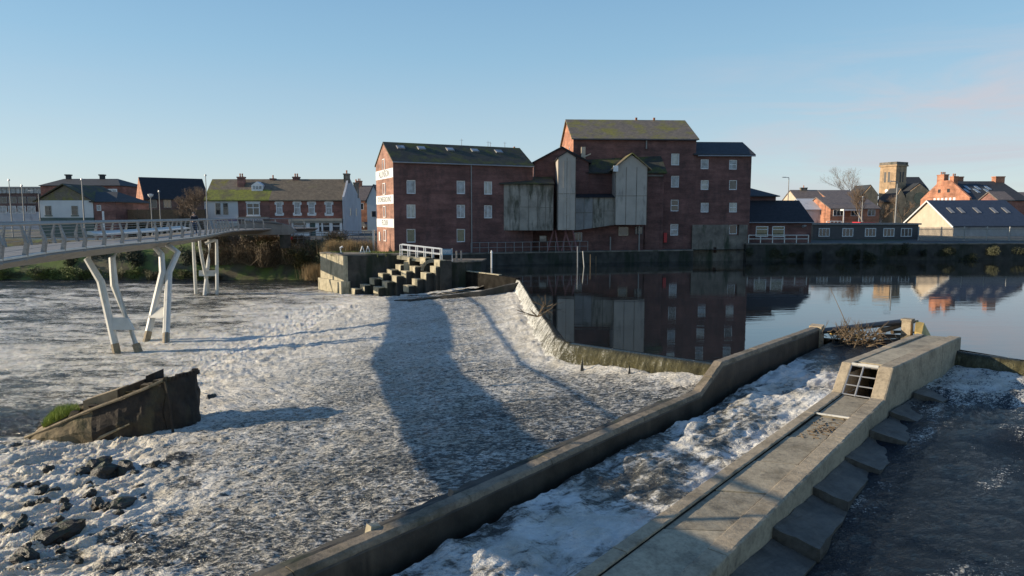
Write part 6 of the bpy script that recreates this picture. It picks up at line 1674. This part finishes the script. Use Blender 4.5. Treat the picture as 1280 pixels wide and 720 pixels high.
# far left
def left_side():
    # bungalow with gable facing the river
    t, f = bld('white_bungalow', 49, 98, 0, ZT, 'white rendered bungalow with a mossy gable and green plinth, left of the river steps', 'house')
    L = f.lx(117); ze = f.lz(60, 250.5); zr = f.lz(83, 231)
    MB().box(0, L, 0, 9, ZT-.5, ze).build('wall', M['render'], t)
    MB().box(-.03, L+.03, -.05, 9, ZT-.5, f.lz(83, 272)).build('plinth', M['green_paint'], t)
    MB().prism_y([(-.1, ze+.003), (L*.98, ze+.003), (L*.53, zr)], .0, 1.0).build('gable_panel', M['slate_mossy2'], t, 'olive tiled gable triangle')
    chevron_y(t, -.2, L*1.0, 0, 9, ze-.05, zr, M['slate_moss'], over=.35, th=.15, yo=.35)
    for px in (61, 94): win(t, f.lx(px), f.lz(px, 263.2), .9, 1.35, mull=0, trans=.55, sill='green_paint', frame='fascia', pane='pane_dark')
    # brick side wing
    t, f = bld('brick_wing', 118, 98, 0, ZT, 'low brick wing with a dark slate roof right of the white bungalow', 'house')
    L = f.lx(145); ze = f.lz(130, 253); zr = f.lz(118, 240, -5)
    MB().box(0, L, 0, 9, ZT-.5, ze).build('wall', M['brick_shop'], t); hip(t, -.2, L, 0, 9, ze, zr, -3, 1.0, M['slate'])
    MB().box(f.lx(128), f.lx(130.5), -.06, -.003, ZT, f.lz(129, 264)).build('door', M['white'], t); win(t, f.lx(124.5), f.lz(124, 260), .6, .8, mull=0)
    # big red building behind
    t, f = bld('red_hall', 53, 132, 0, ZT, 'large dark red brick hall with roof vents behind the white bungalow', 'hall')
    L = f.lx(152); ze = f.lz(100, 232.5); zr = f.lz(100, 223.5, -5)
    MB().box(0, L, 0, 10, ZT, ze).build('wall', M['brick_red'], t)
    hip(t, 0, L, 0, 10, ze, zr, f.lx(83, -5), f.lx(150, -5), M['slate'], over=.2)
    for px in (89, 131): x_ = f.lx(px, -5); MB().box(x_-.35, x_+.35, 4.6, 5.4, zr-.3, zr+.6).box(x_-.5, x_+.5, 4.5, 5.5, zr+.603, zr+.85).build('roof_vent', M['slate'], t)
    for px in (128.5, 142): win(t, f.lx(px), f.lz(px, 246), 2.0, 3.0, mull=1, trans=.5, frame='white', pane='pane', t=.2)
    simple_house(157, 173, 145, 245, 235, 9, 'brick_shop', 'slate_dark', 'small dark brick house between the red hall and the orange gable', wins=((164, 251, 1, 1.2),))
    # orange gable building with long dark roof
    t, f = bld('orange_gabled_building', 181, 118, radians(35), ZT, 'long dark-roofed brick building with a sunlit orange gable on its left end', 'building')
    L = f.lx(262); D = 10; ze = f.lz(181, 248); zr = f.lz(177, 223, -D/2)
    body_gx(t, 0, L, 0, D, ZT, ze, zr, M['brick_dark']); chevron(t, 0, L, 0, D, ze, zr, M['slate_dark'], over=.3, th=.2, xo=.02)
    MB().prism_x([(.0, ZT), (D, ZT), (D, ze), (D/2, zr+.2), (.0, ze)], -.08, -.023).build('gable_wall', M['brick_orange'], t)  # sun-facing end of the dark brick body, sunlight painted in as orange
    for px in (192, 210, 232): win(t, f.lx(px), f.lz(px, 254), 1.2, 1.6, mull=1, frame='fascia', pane='pane_dark')
    # modern glass block far left
    t, f = bld('office_block', -30, 150, 0, ZT, 'pale grey modern block with a glazed top storey at the left edge', 'office building')
    L = f.lx(49); zt = f.lz(20, 234); z1 = f.lz(20, 240.5)
    MB().box(0, L, 0, 14, ZT, z1-4.2).build('wall', M['render_blue'], t); MB().box(-.1, L+.1, .3, 14, z1-4.197, z1-.2).build('upper_wall', M['brick_dark'], t)
    MB().box(0, L, .1, 14, z1-.197, zt-.2).build('glazed_storey', M['pane'], t); MB().box(-.3, L+.3, -.3, 14.3, zt-.197, zt+.1).build('roof', M['rail'], t)
    m = MB()
    for k in range(14): m.box(L*k/14, L*k/14+.12, .04, .098, z1-.2, zt-.2)
    m.build('mullions', M['rail'], t)
    for k, px in enumerate((4, 16, 28, 40)):
        win(t, f.lx(px), f.lz(px, 262), 1.8, 1.6, mull=1, frame='white', pane='pane'); win(t, f.lx(px), f.lz(px, 250), 1.8, 1.4, mull=1, frame='metal', pane='pane_dark', y=.3)
    # dark fence and hedge between
    m = empty('yard_fence', (V(150, 270, 101)[0], 101, ZT), 0, 'dark slatted yard fence behind the lamp posts on the promenade', 'fence')
    L = V(256, 270, 101)[0]-V(150, 270, 101)[0]; mm = MB(); x = 0
    while x < L: mm.box(x, x+.11, 0, .03, ZT, V(150, 262, 101)[2]); x += .14
    mm.build('slats', M['wood'], m)
    for k in range(6): MB().box(L*k/5, L*k/5+.12, .04, .16, ZT, V(150, 261, 101)[2]).build('post', M['metal_dark'], m)
    for i in range(12):
        x, y, _ = V(152+i*9, 270, 100.2); put(random.choice(BM['ivy']), 'hedge_bush', (x, y, ZT-.2), (1.2, .8, random.uniform(1.4, 2.6)), i, 'dark hedge bush in front of the slatted yard fence', 'bush', 'hedge bushes by the yard fence')
left_side()
# distant low skyline behind the left bank, so gaps do not show bare horizon
for i, (px0, px1, Y, pe, pr, lab) in enumerate(((-60, 2, 190, 252, 243, 'distant grey roof at the far left behind the modern block'), (470, 560, 190, 262, 252, 'distant roof hidden mostly behind the mill warehouse'))):
    simple_house(px0, px1, Y, pe, pr, 12, 'brick_dark', 'slate', lab)
# ============================================================ LAMPS
def lamp(px, pyt, pyb, Y, kind, label, r=.07, zb=ZT):
    b = V(px, pyb, Y); zt = V(px, pyt, Y)[2]
    t = empty('street_lamp', (b[0], Y, zb), 0, label, 'street lamp', None)
    MB().tube((0, 0, zb-.2), (0, 0, zt-.1), r*1.3, r*.7, 8).build('post', M['rail'], t)
    if kind == 'lantern':
        h = MB().path([(0, 0, zt-.1), (0, 0, zt+.1), (0, 0, zt+.35), (0, 0, zt+.4)], [.12, .3, .38, .08], 10).build('lantern', M['white'], t)
        MB().path([(0, 0, zb), (0, 0, zb+.5)], [.2, .12], 8).build('base', M['rail'], t)
    elif kind == 'arm':
        MB().path([(0, 0, zt-.12), (0, 0, zt), (-.7, 0, zt+.06)], [r*.7, r*.7, r*.5], 6).build('arm', M['rail'], t)
        MB().hexa([(-1.3, -.14, zt+.0), (-.6, -.14, zt-.02), (-.6, .14, zt-.02), (-1.3, .14, zt), (-1.25, -.1, zt+.13), (-.6, -.12, zt+.13), (-.6, .12, zt+.13), (-1.25, .1, zt+.13)]).build('lamp_head', M['metal'], t)
    else:
        MB().path([(0, 0, zt-.1), (0, 0, zt+.12)], [.16, .1], 8).build('lamp_head', M['metal'], t)
    return t
lamp(190, 246, 277, 94, 'lantern', 'short promenade lamp with a wide pale lantern, left of the thin mast')
lamp(200.5, 239, 272, 97, 'top', 'thin pale mast right beside the wide lantern lamp')
lamp(259.5, 219, 276, 92, 'top', 'tall lamp post in front of the white shop')
lamp(105.5, 224, 278, 92, 'top', 'tall lamp post in front of the right side of the white bungalow', .09)
lamp(51.5, 239, 290, 90, 'arm', 'lamp post with a short arm in front of the left side of the white bungalow')
lamp(15, 225, 278, 94, 'top', 'tallest mast at the far left edge in front of the modern block')
lamp(30.5, 232, 278, 96, 'top', 'second mast from the left edge')
lamp(1119, 227, 277, 118, 'arm', 'tall pale lamp post in front of the church', .12)
lamp(984.5, 222, 262, 130, 'arm', 'distant lamp post against the sky right of the mill', .1)
lamp(1077, 246, 277, 124, 'top', 'short lamp post before the low orange brick range', .1)
# pedestrians by the shops
x, y, _ = V(349.5, 270, 90); person((x, y, ZT), radians(150), 'pedestrian in a pale top walking by the landing, left of the pair', (.55, .52, .48), (.05, .05, .07), walk=.08)
x, y, _ = V(357.5, 270, 90.5); person((x, y, ZT), radians(190), 'pedestrian in a light blue top walking by the landing, right of the pair', (.35, .5, .7), (.45, .42, .38), walk=.1)
# small white things on the island grass (life-ring posts / signs)
for px, py, lab in ((427, 309, 'small white marker leaning in the dry grass, leftmost on the lock island'), (453, 312, 'white triangular sign frame standing in the dry grass'), (460, 310, 'second white triangular sign frame next to the first')):
    c = V(px, py+3, 68.5); m = MB()
    if px == 427: m.tube((c[0], c[1], ZQ), (c[0]-.15, c[1], ZQ+.75), .05, .05, 6); m.tube((c[0]-.15, c[1], ZQ+.75), (c[0]+.12, c[1], ZQ+.9), .1, .1, 6)
    else:
        m.tube((c[0]-.32, c[1], ZQ), (c[0], c[1], ZQ+.95), .045, n=5); m.tube((c[0]+.32, c[1], ZQ), (c[0], c[1], ZQ+.95), .045, n=5); m.tube((c[0]-.2, c[1], ZQ+.35), (c[0]+.2, c[1], ZQ+.35), .04, n=5)
    m.build('lawn_sign', M['white'], label=lab, cat='sign')
c = V(467, 300, 72.5); 
o = MB().box(-.1, .1, -.1, .1, 0, 2.4).box(-.14, .14, -.14, .14, 2.4, 2.5).build('white_pillar', M['white_old'], label='slim white pillar standing against the left side of the mill gable', cat='pillar'); o.location = (c[0], c[1], ZQ)
# red life-ring housing by promenade
c = V(363, 299, 84); o = MB().box(-.5, .5, -.05, .05, 0, .28).build('red_notice', M['red_paint'], label='small red notice fixed to the promenade parapet', cat='sign'); o.location = (c[0], 83.3, c[2])
# ============================================================ WORLD, SUN, CAMERA
EL = radians(16.8); sd = Vector((-cos(EL), -cos(EL)*.015, sin(EL)))
w = bpy.data.worlds.new("World"); S.world = w; w.use_nodes = True; nt = w.node_tree
bg = nt.nodes['Background']; sky = nt.nodes.new('ShaderNodeTexSky'); sky.sky_type = 'NISHITA'; sky.sun_disc = False
sky.sun_elevation = EL; sky.sun_rotation = math.atan2(sd.x, sd.y); sky.air_density = 1.0; sky.dust_density = .25; sky.ozone_density = 1.6
tc = nt.nodes.new('ShaderNodeTexCoord'); mp = nt.nodes.new('ShaderNodeMapping'); mp.inputs['Scale'].default_value = (1, 1, 7)
nt.links.new(tc.outputs['Generated'], mp.inputs['Vector'])
nf = noise(nt, mp.outputs[0], 3.2, 7, .6, .6)
cl = ramp(nt, nf, [(.44, 0.), (.66, 1.)])
sp = nt.nodes.new('ShaderNodeSeparateXYZ'); nt.links.new(tc.outputs['Generated'], sp.inputs[0])
band = ramp(nt, sp.outputs['Z'], [(.0, .7), (.13, 1.), (.24, 0.)])
side = ramp(nt, sp.outputs['X'], [(.15, .06), (.5, 1.)])
fac = math_n(nt, 'MULTIPLY', math_n(nt, 'MULTIPLY', cl, band), side)
fac = math_n(nt, 'MULTIPLY', fac, .9)
grad = ramp(nt, sp.outputs['Z'], [(.0, (.60, .69, .755)), (.08, (.50, .66, .77)), (.22, (.31, .545, .745)), (.42, (.15, .36, .64)), (.75, (.075, .17, .42))])
gradv = nd(nt, 'ShaderNodeVectorMath', operation='SCALE'); nt.links.new(grad, gradv.inputs[0]); gradv.inputs['Scale'].default_value = 5.6
base = mix(nt, .8, sky.outputs[0], gradv.outputs[0])
out = mix(nt, fac, base, (3.5, 3.5, 3.85))
nt.links.new(out, bg.inputs['Color']); bg.inputs['Strength'].default_value = .13
ld = bpy.data.lights.new('sun', 'SUN'); ld.energy = 5.0; ld.angle = radians(.4); ld.color = (1, .86, .66)
lo = bpy.data.objects.new('sun', ld); COL.objects.link(lo); lo.rotation_euler = (-sd).to_track_quat('-Z', 'Y').to_euler()
cam = bpy.data.cameras.new('camera'); co = bpy.data.objects.new('camera', cam); COL.objects.link(co)
co.location = (0, 0, H); co.rotation_euler = (pi/2-PITCH, 0, 0); cam.sensor_width = 36; cam.lens = 36*F/1280; cam.clip_end = 5000; cam.clip_start = .1
S.camera = co
S.view_settings.view_transform = 'Standard'; S.view_settings.look = 'None'; S.view_settings.gamma = 1; S.view_settings.use_curve_mapping = False
S.view_settings.exposure = 0.40
S.render.resolution_x = 1024; S.render.resolution_y = 576
for o in S.objects:
    if '_bz' in o: del o['_bz']
